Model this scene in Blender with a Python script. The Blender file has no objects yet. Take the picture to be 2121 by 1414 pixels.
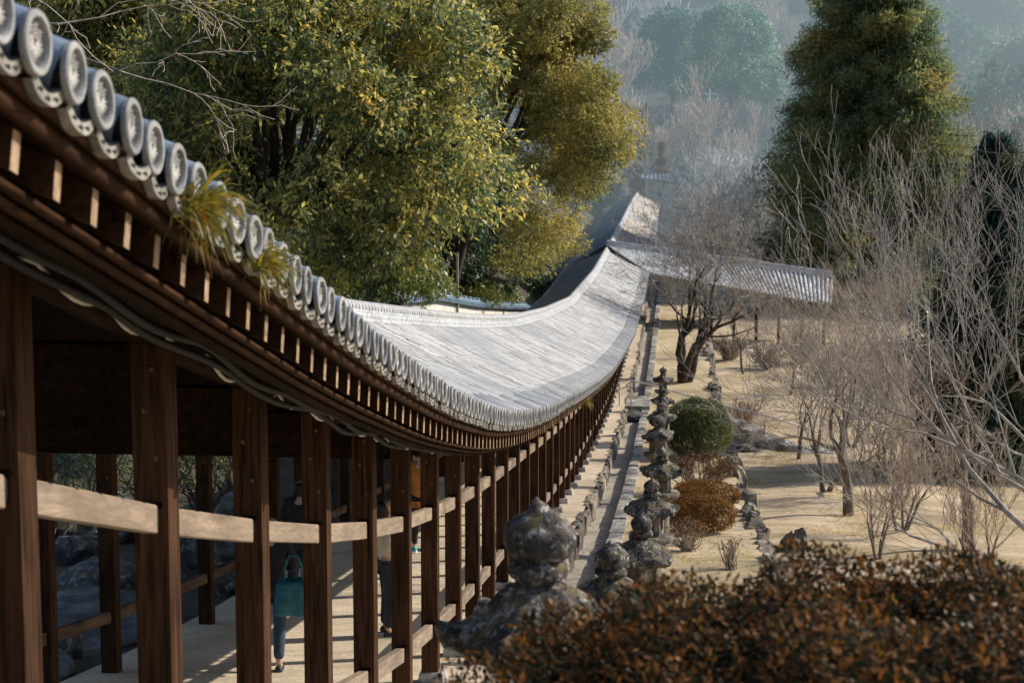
import bpy, bmesh, math, random
import numpy as np
from mathutils import Vector, Matrix, noise

SC = bpy.context.scene
COL = SC.collection
PI = math.pi
RNG = np.random.default_rng(7)
random.seed(7)

# ------------------------------------------------------------------ site survey
# world: +Y runs along the corridor, +X to its right, camera eye at the origin
FL, PITCH, YAW = 2165.0, math.radians(6.2), math.radians(5.693)

def ray(px, py):
    a = (px - 672) / FL; b = (448 - py) / FL
    d = math.cos(PITCH) + b * math.sin(PITCH); z = -math.sin(PITCH) + b * math.cos(PITCH)
    return (a * math.cos(YAW) - d * math.sin(YAW), a * math.sin(YAW) + d * math.cos(YAW), z)

def W(px, py, Y):
    r = ray(px, py); t = Y / r[1]
    return Vector((r[0] * t, Y, r[2] * t))

_k = [-60, -8, 2, 5, 8, 11, 14, 17, 20, 24, 28, 33, 40, 50, 62, 80, 110, 150, 175, 600]
_z = [1.2, 0.8, -1.88, -2.72, -3.55, -4.27, -4.87, -5.33, -5.71, -6.14, -6.57, -7.08, -7.73, -8.42, -9.06, -9.2, -8.54, -7.28, -6.9, -6.9]
_ys = np.arange(-60, 600, 0.25)
_zs = np.interp(_ys, _k, _z)
_ker = np.hanning(15); _ker /= _ker.sum()
_zs = np.convolve(np.pad(_zs, 7, mode='edge'), _ker, mode='valid')

def F(y):                      # height of the corridor floor
    return np.interp(y, _ys, _zs)
def slope(y):
    return float((F(y + .5) - F(y - .5)))

def sstep(a, b, x):
    t = np.clip((x - a) / (b - a), 0, 1); return t * t * (3 - 2 * t)

def H(X, Y):                   # height of the natural ground
    X = np.asarray(X, float); Y = np.asarray(Y, float)
    f = F(Y)
    mid = f - .48
    left = f - .12 + sstep(30, 62, Y) * np.clip(-X - 6.2, 0, 3.2) * .8 + np.clip(-X - 11, 0, 40) * .42 * sstep(14, 34, Y)
    right = f - 1.05 - .25 * sstep(40, 60, Y) - .05 * np.clip(X - 6, 0, 8)
    h = np.where(X < -5.95, left, np.where(X < 1.66, mid, right))
    hill = np.clip(Y - 172, 0, 400) * .34 * sstep(165, 215, Y) + np.clip(X - 26, 0, 80) * .25 * sstep(70, 120, Y)
    near = sstep(3.5, -3, Y) * np.where(X > 1.66, .8, 0)
    return h + hill + near

def hit(px, py, off=0):        # where a sight line meets the ground
    r = ray(px, py); lo, hi = 1., 500.
    for i in range(1, 2000):
        y = i * .25
        if r[2] * y / r[1] <= float(H(r[0] * y / r[1], y)) + off:
            return Vector((r[0] * y / r[1], y, r[2] * y / r[1]))
    return Vector((r[0] * 300, 300, 0))

# ------------------------------------------------------------------ object helpers
def children(o):
    return [c for c in COL.objects if c.parent == o]
def tag(o, label=None, cat=None, group=None, kind=None):
    if label: o['label'] = label
    if cat: o['category'] = cat
    if group: o['group'] = group
    if kind: o['kind'] = kind
    return o
def thing(name, label, cat, loc=(0, 0, 0), rotz=0, group=None, scale=1):
    o = bpy.data.objects.new(name, None); COL.objects.link(o)
    o.empty_display_size = .2
    o.location = loc; o.rotation_euler = (0, 0, rotz); o.scale = (scale,) * 3
    return tag(o, label, cat, group)
def link(name, me, m, parent=None):
    o = bpy.data.objects.new(name, me); COL.objects.link(o)
    for mm in (m if isinstance(m, (list, tuple)) else [m]): me.materials.append(mm)
    if parent: o.parent = parent
    return o
def dup(o, parent=None):
    c = o.copy(); COL.objects.link(c); c.parent = parent
    return c
def dup_tree(o, kids, loc, rotz=0, label=None, group=None, scale=1):
    c = o.copy(); COL.objects.link(c)
    c.location = loc; c.rotation_euler = (0, 0, rotz); c.scale = (scale,) * 3
    if label: c['label'] = label
    if group: c['group'] = group
    for k in kids:
        d = k.copy(); COL.objects.link(d); d.parent = c
    return c
def pymesh(name, v, f, smooth=False, mi=None):
    me = bpy.data.meshes.new(name); me.from_pydata([tuple(x) for x in v], [], f)
    if smooth: me.polygons.foreach_set('use_smooth', [True] * len(me.polygons))
    if mi is not None: me.polygons.foreach_set('material_index', mi)
    me.update(); return me
def bulk(name, V, Fc, smooth=False):       # V (n,3), Fc (m,k)
    V = np.asarray(V, np.float32).reshape(-1, 3); Fc = np.asarray(Fc, np.int32)
    me = bpy.data.meshes.new(name); k = Fc.shape[1]
    me.vertices.add(len(V)); me.vertices.foreach_set('co', V.ravel())
    me.loops.add(Fc.size); me.loops.foreach_set('vertex_index', Fc.ravel())
    me.polygons.add(len(Fc)); me.polygons.foreach_set('loop_start', np.arange(len(Fc), dtype=np.int32) * k)
    try: me.polygons.foreach_set('loop_total', np.full(len(Fc), k, np.int32))
    except Exception: pass
    if smooth: me.polygons.foreach_set('use_smooth', np.ones(len(Fc), bool))
    me.update(calc_edges=True); me.validate(); return me
def quads(name, Q):
    Q = np.asarray(Q, np.float32); n = len(Q)
    return bulk(name, Q.reshape(-1, 3), np.arange(n * 4).reshape(n, 4))
class MB:
    def __init__(s): s.v = []; s.f = []; s.m = []
    def add(s, v, f, mi=0):
        b = len(s.v); s.v += [tuple(x) for x in v]; s.f += [tuple(i + b for i in q) for q in f]; s.m += [mi] * len(f)
    def box(s, c, d, M=None, mi=0, taper=1.0, jit=0):
        x, y, z = d[0] / 2, d[1] / 2, d[2] / 2
        v = [Vector((sx * x * (taper if sz > 0 else 1), sy * y * (taper if sz > 0 else 1), sz * z)) for sz in (-1, 1) for sy in (-1, 1) for sx in (-1, 1)]
        if jit: v = [p + Vector([random.uniform(-jit, jit) for _ in range(3)]) for p in v]
        if M: v = [M @ p for p in v]
        v = [p + Vector(c) for p in v]
        s.add(v, [(0, 2, 3, 1), (4, 5, 7, 6), (0, 1, 5, 4), (2, 6, 7, 3), (0, 4, 6, 2), (1, 3, 7, 5)], mi)
    def tube(s, pts, rad, n=6, cap=True, mi=0):
        pts = [Vector(p) for p in pts]; rs = rad if isinstance(rad, (list, tuple)) else [rad] * len(pts)
        b = len(s.v); prev = None
        for i, p in enumerate(pts):
            t = (pts[min(i + 1, len(pts) - 1)] - pts[max(i - 1, 0)]).normalized()
            a = Vector((1, 0, 0)) if abs(t.x) < .8 else Vector((0, 1, 0))
            if prev is not None: a = prev
            u = (a - t * a.dot(t)).normalized(); w = t.cross(u); prev = u
            for j in range(n):
                an = 2 * PI * j / n; s.v.append(tuple(p + (u * math.cos(an) + w * math.sin(an)) * rs[i]))
        for i in range(len(pts) - 1):
            for j in range(n):
                s.f.append((b + i * n + j, b + i * n + (j + 1) % n, b + (i + 1) * n + (j + 1) % n, b + (i + 1) * n + j)); s.m.append(mi)
        if cap:
            s.f.append(tuple(b + j for j in range(n))[::-1]); s.m.append(mi)
            e = b + (len(pts) - 1) * n; s.f.append(tuple(e + j for j in range(n))); s.m.append(mi)
    def lathe(s, prof, n=24, mod=None, mi=0):
        b = len(s.v)
        for i, (r, z) in enumerate(prof):
            for j in range(n):
                a = 2 * PI * j / n; rr, zz = (r, z) if mod is None else mod(r, z, a, i)
                s.v.append((rr * math.cos(a), rr * math.sin(a), zz))
        for i in range(len(prof) - 1):
            for j in range(n):
                s.f.append((b + i * n + j, b + i * n + (j + 1) % n, b + (i + 1) * n + (j + 1) % n, b + (i + 1) * n + j)); s.m.append(mi)
        s.f.append(tuple(b + j for j in range(n))[::-1]); s.m.append(mi)
        e = b + (len(prof) - 1) * n; s.f.append(tuple(e + j for j in range(n))); s.m.append(mi)
    def rough(s, amp, sc, seed=0):
        o = Vector((seed * 13.1, seed * 7.7, seed * 3.3))
        for i, p in enumerate(s.v):
            p = Vector(p); s.v[i] = tuple(p + noise.noise_vector(p * sc + o) * amp + noise.noise_vector(p * sc * 2.7 + o) * amp * .45)
    def mesh(s, name, smooth=False):
        return pymesh(name, s.v, s.f, smooth, s.m)
    def build(s, name, m, parent=None, smooth=False):
        return link(name, s.mesh(name, smooth), m, parent)
def bevel(o, w, seg=2):
    md = o.modifiers.new('bevel', 'BEVEL'); md.width = w; md.segments = seg; md.limit_method = 'ANGLE'; return o

# ------------------------------------------------------------------ materials
class NT:
    def __init__(s, name):
        s.m = bpy.data.materials.new(name); s.m.use_nodes = True; s.t = s.m.node_tree
        s.t.nodes.clear(); s.out = s.t.nodes.new('ShaderNodeOutputMaterial')
    def n(s, typ, ins=None, **props):
        nd = s.t.nodes.new('ShaderNode' + typ)
        for k, v in props.items(): setattr(nd, k, v)
        for k, v in (ins or {}).items(): s.put(nd.inputs[k], v)
        return nd
    def put(s, sock, v):
        if isinstance(v, bpy.types.Node): v = v.outputs[0]
        if isinstance(v, bpy.types.NodeSocket): s.t.links.new(v, sock)
        elif isinstance(v, (tuple, list)) and len(v) == 3 and sock.type == 'RGBA': sock.default_value = (*v, 1)
        else: sock.default_value = v
    def math(s, op, a, b=0., c=0., clamp=False):
        return s.n('Math', {0: a, 1: b, 2: c}, operation=op, use_clamp=clamp)
    def mix(s, f, a, b, blend='MIX'):
        nd = s.n('Mix', data_type='RGBA', blend_type=blend)
        s.put(nd.inputs[0], f); s.put(nd.inputs[6], a); s.put(nd.inputs[7], b); return nd.outputs[2]
    def ramp(s, f, stops, interp='LINEAR'):
        nd = s.n('ValToRGB', {0: f}); cr = nd.color_ramp; cr.interpolation = interp
        while len(cr.elements) < len(stops): cr.elements.new(.5)
        for e, (p, c) in zip(cr.elements, stops): e.position = p; e.color = (*c, 1) if len(c) == 3 else c
        return nd.outputs[0]
    def obj(s, scale=(1, 1, 1), rnd=True):
        tc = s.n('TexCoord'); v = tc.outputs['Object']
        if rnd:
            oi = s.n('ObjectInfo'); o = s.n('VectorMath', {0: v, 1: s.n('CombineXYZ', {0: s.math('MULTIPLY', oi.outputs['Random'], 37.), 1: s.math('MULTIPLY', oi.outputs['Random'], 91.), 2: s.math('MULTIPLY', oi.outputs['Random'], 53.)})}, operation='ADD'); v = o.outputs[0]
        return s.n('Mapping', {'Vector': v, 'Scale': scale}).outputs[0]
    def pos(s, scale=(1, 1, 1)):
        return s.n('Mapping', {'Vector': s.n('NewGeometry').outputs['Position'], 'Scale': scale}).outputs[0]
    def noise(s, v, scale, detail=4, rough=.55, dist=0.):
        return s.n('TexNoise', {'Vector': v, 'Scale': scale, 'Detail': detail, 'Roughness': rough, 'Distortion': dist}).outputs[0]
    def bump(s, h, st, d=.01):
        return s.n('Bump', {'Height': h, 'Strength': st, 'Distance': d}).outputs[0]
    def bsdf(s, col, rough=.8, bump=None, **kw):
        nd = s.n('BsdfPrincipled', {'Base Color': s.mix(1., col, (GAIN,) * 3, 'MULTIPLY'), 'Roughness': rough})
        if bump is not None: s.put(nd.inputs['Normal'], bump)
        for k, v in kw.items(): s.put(nd.inputs[k.replace('_', ' ')], v)
        return nd.outputs[0]
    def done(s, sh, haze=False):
        if haze:      # aerial perspective painted as emission: grows with world depth, paler toward the sunny side
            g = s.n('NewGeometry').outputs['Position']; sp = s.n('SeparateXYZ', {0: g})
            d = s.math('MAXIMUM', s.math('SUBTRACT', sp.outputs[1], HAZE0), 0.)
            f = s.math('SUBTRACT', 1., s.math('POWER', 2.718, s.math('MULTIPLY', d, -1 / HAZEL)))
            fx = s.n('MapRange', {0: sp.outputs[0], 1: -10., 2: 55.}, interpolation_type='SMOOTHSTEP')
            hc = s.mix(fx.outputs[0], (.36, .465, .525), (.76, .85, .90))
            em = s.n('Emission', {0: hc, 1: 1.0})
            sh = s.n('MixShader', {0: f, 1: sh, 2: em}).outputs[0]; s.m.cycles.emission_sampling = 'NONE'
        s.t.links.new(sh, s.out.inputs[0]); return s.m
HAZE0, HAZEL = 105., 280.
GAIN = 1.25

def wood_mat(name, dark, light, scale, bumps=.4, rough=.75, figure=False, spec=.06):
    t = NT(name); v = t.obj(scale)
    n1 = t.noise(v, 2.2, 8, .62, .4); n2 = t.noise(t.obj((1, 1, 1)), 1.3, 3)
    c = t.ramp(n1, [(.28, dark), (.5, tuple((a + b) / 2 for a, b in zip(dark, light))), (.72, light)])
    if figure:
        wv = t.math('FRACT', t.math('MULTIPLY', t.noise(t.obj((5, 1.1, 6)), 1.0, 2, .5, .3), 13.))
        c = t.mix(t.math('MULTIPLY', t.ramp(wv, [(.0, (1, 1, 1)), (.45, (0, 0, 0)), (.9, (0, 0, 0)), (1., (1, 1, 1))]), .42), c, tuple(x * .45 for x in light))
    c = t.mix(t.ramp(n2, [(.35, (0, 0, 0)), (.75, (.55, .55, .55))]), c, tuple(x * .5 for x in dark))
    cr = t.ramp(t.noise(t.obj(tuple(x * 1.3 for x in scale)), 1.1, 3), [(.33, (.1, .1, .1)), (.37, (1, 1, 1))])
    c = t.mix(.6, c, cr, 'MULTIPLY') if not figure else c
    return t.done(t.bsdf(c, rough, t.bump(n1, bumps, .006), Specular_IOR_Level=spec))

M = {}
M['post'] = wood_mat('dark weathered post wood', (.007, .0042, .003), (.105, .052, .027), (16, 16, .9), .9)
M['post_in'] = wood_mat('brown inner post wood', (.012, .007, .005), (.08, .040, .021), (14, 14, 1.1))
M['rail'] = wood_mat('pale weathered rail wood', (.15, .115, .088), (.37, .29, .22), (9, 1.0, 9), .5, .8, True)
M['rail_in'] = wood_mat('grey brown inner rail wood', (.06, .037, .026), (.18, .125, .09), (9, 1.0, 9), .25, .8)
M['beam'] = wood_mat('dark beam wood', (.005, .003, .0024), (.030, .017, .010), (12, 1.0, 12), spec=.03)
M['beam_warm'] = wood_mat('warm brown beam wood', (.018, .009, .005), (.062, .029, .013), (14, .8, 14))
M['rafter'] = wood_mat('rafter end wood with painted sunlight', (.16, .10, .06), (.46, .33, .22), (3, 12, 12), .3)

def stone_mat(name, dark, mid, light, sc=6., lich=.5, moss=0., haze=False):
    t = NT(name); v = t.obj()
    a = t.noise(v, sc, 8, .65); b = t.noise(v, sc * .45, 4, .6, .3); g = t.noise(v, sc * 9, 3, .6)
    c = t.ramp(a, [(.36, dark), (.52, mid), (.70, light)])
    l = t.ramp(t.noise(v, sc * 1.7, 6, .7, .5), [(.54, (0, 0, 0)), (.60, (1, 1, 1))])
    c = t.mix(t.math('MULTIPLY', l, lich), c, (.58, .58, .53))
    dk = t.ramp(b, [(.44, (1, 1, 1)), (.58, (0, 0, 0))]); c = t.mix(t.math('MULTIPLY', dk, .72), c, tuple(x * .4 for x in dark))
    if moss:
        nz = t.n('SeparateXYZ', {0: t.n('NewGeometry').outputs['Normal']}).outputs[2]
        mk = t.math('MULTIPLY', t.ramp(nz, [(.3, (0, 0, 0)), (.8, (1, 1, 1))]), t.ramp(t.noise(v, sc * .7, 5, .65), [(.5, (0, 0, 0)), (.6, (1, 1, 1))]))
        c = t.mix(t.math('MULTIPLY', mk, moss), c, (.30, .20, .035))
    c = t.mix(.35, c, t.ramp(g, [(.3, (.3, .3, .3)), (.7, (1.4, 1.4, 1.4))]), 'MULTIPLY')
    return t.done(t.bsdf(c, .9, t.bump(t.math('ADD', a, t.math('MULTIPLY', g, .35)), 1., .035)), haze)
M['lantern'] = stone_mat('lichened lantern stone', (.022, .021, .021), (.105, .09, .078), (.30, .275, .24), 13., .8, .45)
M['lantern_pale'] = stone_mat('pale lantern granite', (.13, .11, .085), (.30, .255, .20), (.44, .39, .31), 9., .3, .0)
M['kerb'] = stone_mat('pale kerb granite', (.22, .20, .18), (.40, .37, .33), (.52, .49, .45), 3., .25)
M['edging'] = stone_mat('rough edging stone', (.10, .08, .06), (.24, .20, .15), (.42, .36, .28), 2.6, .2)
M['rock'] = stone_mat('grey garden rock', (.03, .03, .03), (.10, .10, .098), (.22, .215, .20), 5., .4, .3)
M['basestone'] = stone_mat('white base stone', (.35, .32, .28), (.5, .47, .43), (.62, .60, .56), 6., .2)

def tile_mat(name, base, hi, rough=.45):
    t = NT(name); v = t.obj()
    a = t.noise(v, 14, 6, .65); b = t.noise(v, 2.2, 5, .6)
    c = t.ramp(a, [(.3, base), (.7, hi)]); c = t.mix(t.ramp(b, [(.45, (0, 0, 0)), (.7, (.5, .5, .5))]), c, tuple(x * .6 for x in base))
    return t.done(t.bsdf(c, rough, t.bump(a, .15, .004)))
M['tile_end'] = tile_mat('pale fired tile face', (.14, .145, .15), (.35, .345, .335), .55)
M['tile_dark'] = tile_mat('blue grey tile', (.085, .12, .165), (.22, .27, .33), .38)
M['tile_mid'] = tile_mat('pale weathered cover tile', (.25, .25, .25), (.44, .435, .42), .6)
M['tile_lip'] = tile_mat('lichened tile lip', (.10, .095, .08), (.34, .32, .28), .6)
M['crest'] = tile_mat('pale raised crest', (.34, .335, .32), (.52, .50, .48), .5)
M['crest_pit'] = tile_mat('shadowed crest field', (.018, .018, .02), (.045, .045, .048), .7)

def roof_mat(name, shade=False, haze=True, warm=False):
    t = NT(name); g = t.n('NewGeometry').outputs['Position']; sp = t.n('SeparateXYZ', {0: g}); x, y = sp.outputs[0], sp.outputs[1]
    row = t.math('FLOOR', t.math('DIVIDE', y, TP)); crs = t.math('FLOOR', t.math('DIVIDE', x, .29))
    w1 = t.n('TexWhiteNoise', {'Vector': t.n('CombineXYZ', {0: row, 1: crs})}, noise_dimensions='2D').outputs[0]
    st = t.noise(t.n('Mapping', {'Vector': g, 'Scale': (.55, 6.0, .3)}).outputs[0], 1.0, 5, .7)
    pt = t.noise(t.n('Mapping', {'Vector': g, 'Scale': (.35, .11, .2)}).outputs[0], 1.0, 3, .55)
    blk = t.n('TexWhiteNoise', {'Vector': t.n('CombineXYZ', {0: t.math('FLOOR', t.math('DIVIDE', y, TP * 5)), 1: crs})}, noise_dimensions='2D').outputs[0]
    fine = t.noise(t.pos(), 9., 5, .7)
    lo, hi = ((.07, .08, .095), (.38, .375, .37)) if not warm else ((.17, .15, .13), (.36, .32, .285))
    f = t.math('ADD', t.math('MULTIPLY', st, .85), t.math('MULTIPLY', w1, .14))
    f = t.math('ADD', f, t.math('MULTIPLY', blk, .07)); f = t.math('ADD', f, t.math('MULTIPLY', fine, .12))
    c = t.ramp(f, [(.36, lo), (.70, hi)])
    ph = t.math('ABSOLUTE', t.math('SUBTRACT', t.math('FRACT', t.math('ADD', t.math('DIVIDE', t.math('SUBTRACT', y, 3.83), TP), .5)), .5))
    c = t.mix(t.math('MULTIPLY', t.ramp(ph, [(.24, (0, 0, 0)), (.34, (1, 1, 1))]), .55), c, lo)
    jl = t.math('MULTIPLY', t.math('LESS_THAN', t.math('FRACT', t.math('DIVIDE', x, .29)), .10), t.math('GREATER_THAN', t.n('TexWhiteNoise', {'Vector': t.n('CombineXYZ', {0: row, 1: crs, 2: 3.})}).outputs[0], .35))
    c = t.mix(t.math('MULTIPLY', jl, .45), c, (.16, .165, .17))
    dk = t.ramp(pt, [(.36, (1, 1, 1)), (.46, (0, 0, 0))])
    c = t.mix(t.math('MULTIPLY', dk, .55), c, (.17, .19, .22))
    if shade: c = t.mix(.3, c, (.13, .15, .155))  # hill-side slope darkened: its shade is painted into the tile colour
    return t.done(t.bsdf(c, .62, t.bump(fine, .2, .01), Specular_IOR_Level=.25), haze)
TP = .218
M['roof'] = roof_mat('weathered silver roof tile')
M['roof_shade'] = roof_mat('roof tile with painted shade', True)
M['roof_far'] = roof_mat('brownish far roof tile', False, True, True)

def simple(name, c, rough=.7, var=.25, sc=8., haze=False, **kw):
    t = NT(name); a = t.noise(t.obj(), sc, 5, .6)
    col = t.ramp(a, [(.3, tuple(x * (1 - var) for x in c)), (.7, tuple(min(1, x * (1 + var)) for x in c))])
    return t.done(t.bsdf(col, rough, t.bump(a, .2, .01), **kw), haze)
M['ridge'] = simple('pale ridge tile', (.36, .37, .38), .5, .4, 5., True)
def ridge_cap_mat():
    t = NT('grey ridge cap tile'); g = t.n('NewGeometry').outputs['Position']; y = t.n('SeparateXYZ', {0: g}).outputs[1]
    f = t.math('FRACT', t.math('ADD', t.math('DIVIDE', t.math('ADD', y, 6.), .218), .12)); a = t.noise(t.pos(), 7., 5, .65)
    c = t.ramp(a, [(.3, (.22, .225, .23)), (.7, (.44, .44, .43))]); c = t.mix(t.ramp(f, [(.0, (1, 1, 1)), (.26, (1, 1, 1)), (.34, (0, 0, 0))]), c, (.05, .055, .06))
    return t.done(t.bsdf(c, .5, t.bump(a, .2, .01)), True)
M['ridge_cap'] = ridge_cap_mat()
M['rib'] = simple('pale cover tile rows', (.78, .77, .75), .5, .2, 3., True)
M['pan'] = simple('grey pan tile', (.17, .19, .21), .5, .4, 4., True)
M['bluetile'] = simple('blue grey garden wall tile', (.20, .27, .33), .4, .35, 5.)
M['plaster'] = simple('old plaster wall', (.45, .42, .37), .9, .2, 2., True)
M['cable_black'] = simple('black cable sheath', (.009, .009, .010), .6, Specular_IOR_Level=.15)
M['cable_white'] = simple('grey white cable sheath', (.50, .47, .42), .6, Specular_IOR_Level=.2)
M['steel'] = simple('dull galvanised rail', (.42, .41, .39), .45, .2, 12.)
M['pole'] = simple('weathered pole wood', (.22, .19, .15), .8)
M['concrete'] = simple('pale concrete pole', (.5, .5, .48), .8, .15, 3., True)

def ground_mat():
    t = NT('sandy ground with thin winter grass'); p = t.pos()
    a = t.noise(p, .35, 6, .6); b = t.noise(p, 3.5, 6, .65); c3 = t.noise(p, 40, 3, .6)
    c = t.ramp(a, [(.35, (.31, .235, .15)), (.55, (.48, .375, .25)), (.72, (.60, .49, .35))])
    g = t.ramp(t.noise(p, .22, 6, .6), [(.50, (0, 0, 0)), (.62, (1, 1, 1))])
    c = t.mix(t.math('MULTIPLY', g, t.ramp(b, [(.38, (0, 0, 0)), (.6, (.8, .8, .8))])), c, (.27, .215, .07))
    d = t.ramp(t.noise(p, 1.4, 7, .7), [(.54, (0, 0, 0)), (.68, (.65, .65, .65))]); c = t.mix(d, c, (.12, .08, .05))
    x = t.n('SeparateXYZ', {0: p})
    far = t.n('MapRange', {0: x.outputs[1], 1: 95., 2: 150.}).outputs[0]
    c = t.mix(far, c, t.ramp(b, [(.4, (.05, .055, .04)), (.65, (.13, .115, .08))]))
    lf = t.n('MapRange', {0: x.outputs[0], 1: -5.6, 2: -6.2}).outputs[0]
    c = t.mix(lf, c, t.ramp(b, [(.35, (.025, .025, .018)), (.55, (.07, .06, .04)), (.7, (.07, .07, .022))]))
    c = t.mix(.55, c, t.ramp(c3, [(.3, (.4, .4, .4)), (.7, (1.4, 1.4, 1.4))]), 'MULTIPLY')
    lt = t.ramp(t.noise(p, 9., 4, .75), [(.62, (0, 0, 0)), (.70, (.8, .8, .8))]); c = t.mix(lt, c, (.13, .085, .05))
    st = t.noise(t.n('Mapping', {'Vector': p, 'Scale': (.5, 2.4, 1.)}).outputs[0], .8, 6, .65); c = t.mix(.6, c, t.ramp(st, [(.35, (.6, .57, .53)), (.65, (1.2, 1.2, 1.2))]), 'MULTIPLY')
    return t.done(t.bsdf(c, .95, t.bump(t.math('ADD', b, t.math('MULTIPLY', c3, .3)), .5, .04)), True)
M['ground'] = ground_mat()
def earth(name, lo, mid, hi, sc=2., speck=30.):
    t = NT(name); p = t.pos(); a = t.noise(p, sc * .35, 6, .6); b = t.noise(p, sc * 3, 5, .65); g = t.noise(p, speck, 3, .65)
    c = t.ramp(t.math('ADD', t.math('MULTIPLY', a, .6), t.math('MULTIPLY', b, .4)), [(.34, lo), (.5, mid), (.66, hi)])
    c = t.mix(.45, c, t.ramp(g, [(.3, (.4, .4, .4)), (.7, (1.4, 1.4, 1.4))]), 'MULTIPLY')
    return t.done(t.bsdf(c, .95, t.bump(t.math('ADD', b, g), .4, .015)))
M['floor'] = earth('worn pale corridor floor', (.40, .32, .22), (.52, .42, .30), (.62, .51, .38), 1., 25.)
M['path'] = earth('grey gravel gutter path', (.24, .21, .17), (.36, .315, .255), (.47, .42, .35), 2., 45.)
M['terrace'] = earth('dry terrace earth with moss', (.26, .20, .10), (.43, .33, .19), (.56, .45, .31), 1.6, 30.)
M['slab'] = stone_mat('flat pale stone slab', (.22, .20, .18), (.36, .33, .29), (.46, .43, .39), 2., .2)
M['slab_dark'] = stone_mat('shaded garden slab', (.08, .08, .078), (.15, .15, .145), (.22, .22, .21), 3., .15)

def leaf_mat(name, cols, trans=.3, rough=.42, haze=False, csc=.5, spec=.5, rw=.5):
    t = NT(name); r = t.n('NewGeometry').outputs['Random Per Island']
    cl = t.noise(t.pos(), csc, 3, .6)
    f = t.math('ADD', t.math('MULTIPLY', r, rw), t.math('MULTIPLY', t.math('SUBTRACT', cl, .30), 1.47 - rw))
    n = len(cols); c = t.ramp(f, [(.12 + .76 * i / (n - 1), k) for i, k in enumerate(cols)])
    c = t.mix(1., c, (GAIN + .05,) * 3, 'MULTIPLY')
    b = t.n('BsdfPrincipled', {'Base Color': c, 'Roughness': rough, 'Specular IOR Level': spec})
    tr = t.n('BsdfTranslucent', {'Color': t.mix(.5, c, (1.0, .85, .25), 'MULTIPLY')})
    tr2 = t.mix(.0, c, c)
    t.put(tr.inputs[0], t.n('HueSaturation', {'Color': c, 'Value': 1.7, 'Saturation': 1.1}).outputs[0])
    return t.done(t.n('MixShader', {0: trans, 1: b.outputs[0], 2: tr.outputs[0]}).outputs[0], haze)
M['leaf_big'] = leaf_mat('broad evergreen leaves', [(.022, .048, .034), (.07, .10, .045), (.20, .195, .072), (.38, .32, .105), (.48, .335, .095)], .5, .42, spec=.3, rw=.55, csc=.9)
M['leaf_fine'] = leaf_mat('fine golden green leaves', [(.07, .085, .04), (.18, .17, .06), (.34, .28, .09), (.44, .34, .11)], .44, .45, True, .6, .25, .4)
M['leaf_dark'] = leaf_mat('dark evergreen leaves', [(.014, .035, .026), (.03, .06, .034), (.065, .09, .036), (.16, .15, .04)], .35, .4, True)
M['leaf_bush'] = leaf_mat('green shrub leaves', [(.03, .045, .02), (.075, .095, .026), (.15, .16, .04), (.22, .22, .06)], .35, .4, spec=.5)
M['leaf_yellow'] = leaf_mat('yellow green hedge leaves', [(.05, .06, .012), (.12, .125, .02), (.20, .18, .03)], .3, .45, True)
M['leaf_rust'] = leaf_mat('rust brown azalea leaves', [(.035, .025, .015), (.09, .05, .022), (.17, .09, .035), (.24, .13, .05)], .25, .45, False, 3., .2)
M['leaf_hedge'] = leaf_mat('bronze hedge leaves', [(.007, .012, .009), (.02, .024, .012), (.05, .032, .014), (.15, .062, .020), (.28, .145, .055)], .24, .42, False, 7., .1, .65)
M['leaf_orange'] = leaf_mat('orange bronze shrub leaves', [(.05, .027, .011), (.13, .062, .018), (.22, .105, .027), (.30, .155, .042)], .25, .45, False, 3., .2)
M['needle'] = leaf_mat('conifer sprays', [(.055, .095, .07), (.11, .145, .075), (.20, .19, .075), (.32, .22, .075), (.42, .25, .075)], .5, .6, False, .28, .3, .28)
M['needle_dark'] = leaf_mat('dark conifer sprays', [(.014, .036, .032), (.034, .062, .042), (.08, .09, .042), (.20, .12, .05)], .35, .6, False, .5, .3, .25)
M['leaf_far'] = leaf_mat('distant evergreen leaves', [(.010, .055, .055), (.025, .095, .085), (.07, .155, .115), (.32, .38, .24)], .3, .6, True, .25, .05)
M['leaf_great'] = leaf_mat('great evergreen leaves', [(.02, .07, .06), (.05, .125, .095), (.18, .26, .17), (.60, .62, .42)], .4, .5, True, .25, .1)
M['leaf_pine'] = leaf_mat('distant pine needles', [(.02, .05, .04), (.05, .09, .06), (.10, .13, .07)], .2, .6, True, .3)
M['leaf_cedar'] = leaf_mat('distant orange cedar sprays', [(.06, .045, .02), (.18, .09, .03), (.30, .14, .04)], .2, .6, True, .3)
M['fern'] = leaf_mat('roof tuft blades', [(.03, .045, .012), (.10, .11, .022), (.24, .18, .035), (.34, .16, .03)], .3, .45, False, 9.)
def bark(name, lo, hi, sc=8., haze=False):
    t = NT(name); v = t.pos((1, 1, .35)); a = t.noise(v, sc, 6, .7)
    c = t.ramp(a, [(.35, lo), (.68, hi)])
    return t.done(t.bsdf(c, .85, t.bump(a, .6, .02)), haze)
M['bark_dark'] = bark('dark gnarled bark', (.012, .010, .009), (.085, .065, .045))
M['bark'] = bark('grey brown bark', (.05, .04, .032), (.20, .165, .13))
M['twig_tan'] = bark('tan winter twigs', (.19, .15, .115), (.50, .41, .325), 5.)
M['twig_grey'] = bark('blue grey winter branches', (.12, .112, .105), (.40, .36, .32), 5.)
M['twig_far'] = bark('far pinkish winter twigs', (.34, .27, .22), (.62, .51, .42), 3., True)
M['twig_far_grey'] = bark('far grey winter twigs', (.38, .37, .36), (.72, .69, .65), 3., True)
M['bark_far'] = bark('far dark bark', (.03, .028, .026), (.11, .10, .09), 3., True)

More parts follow.
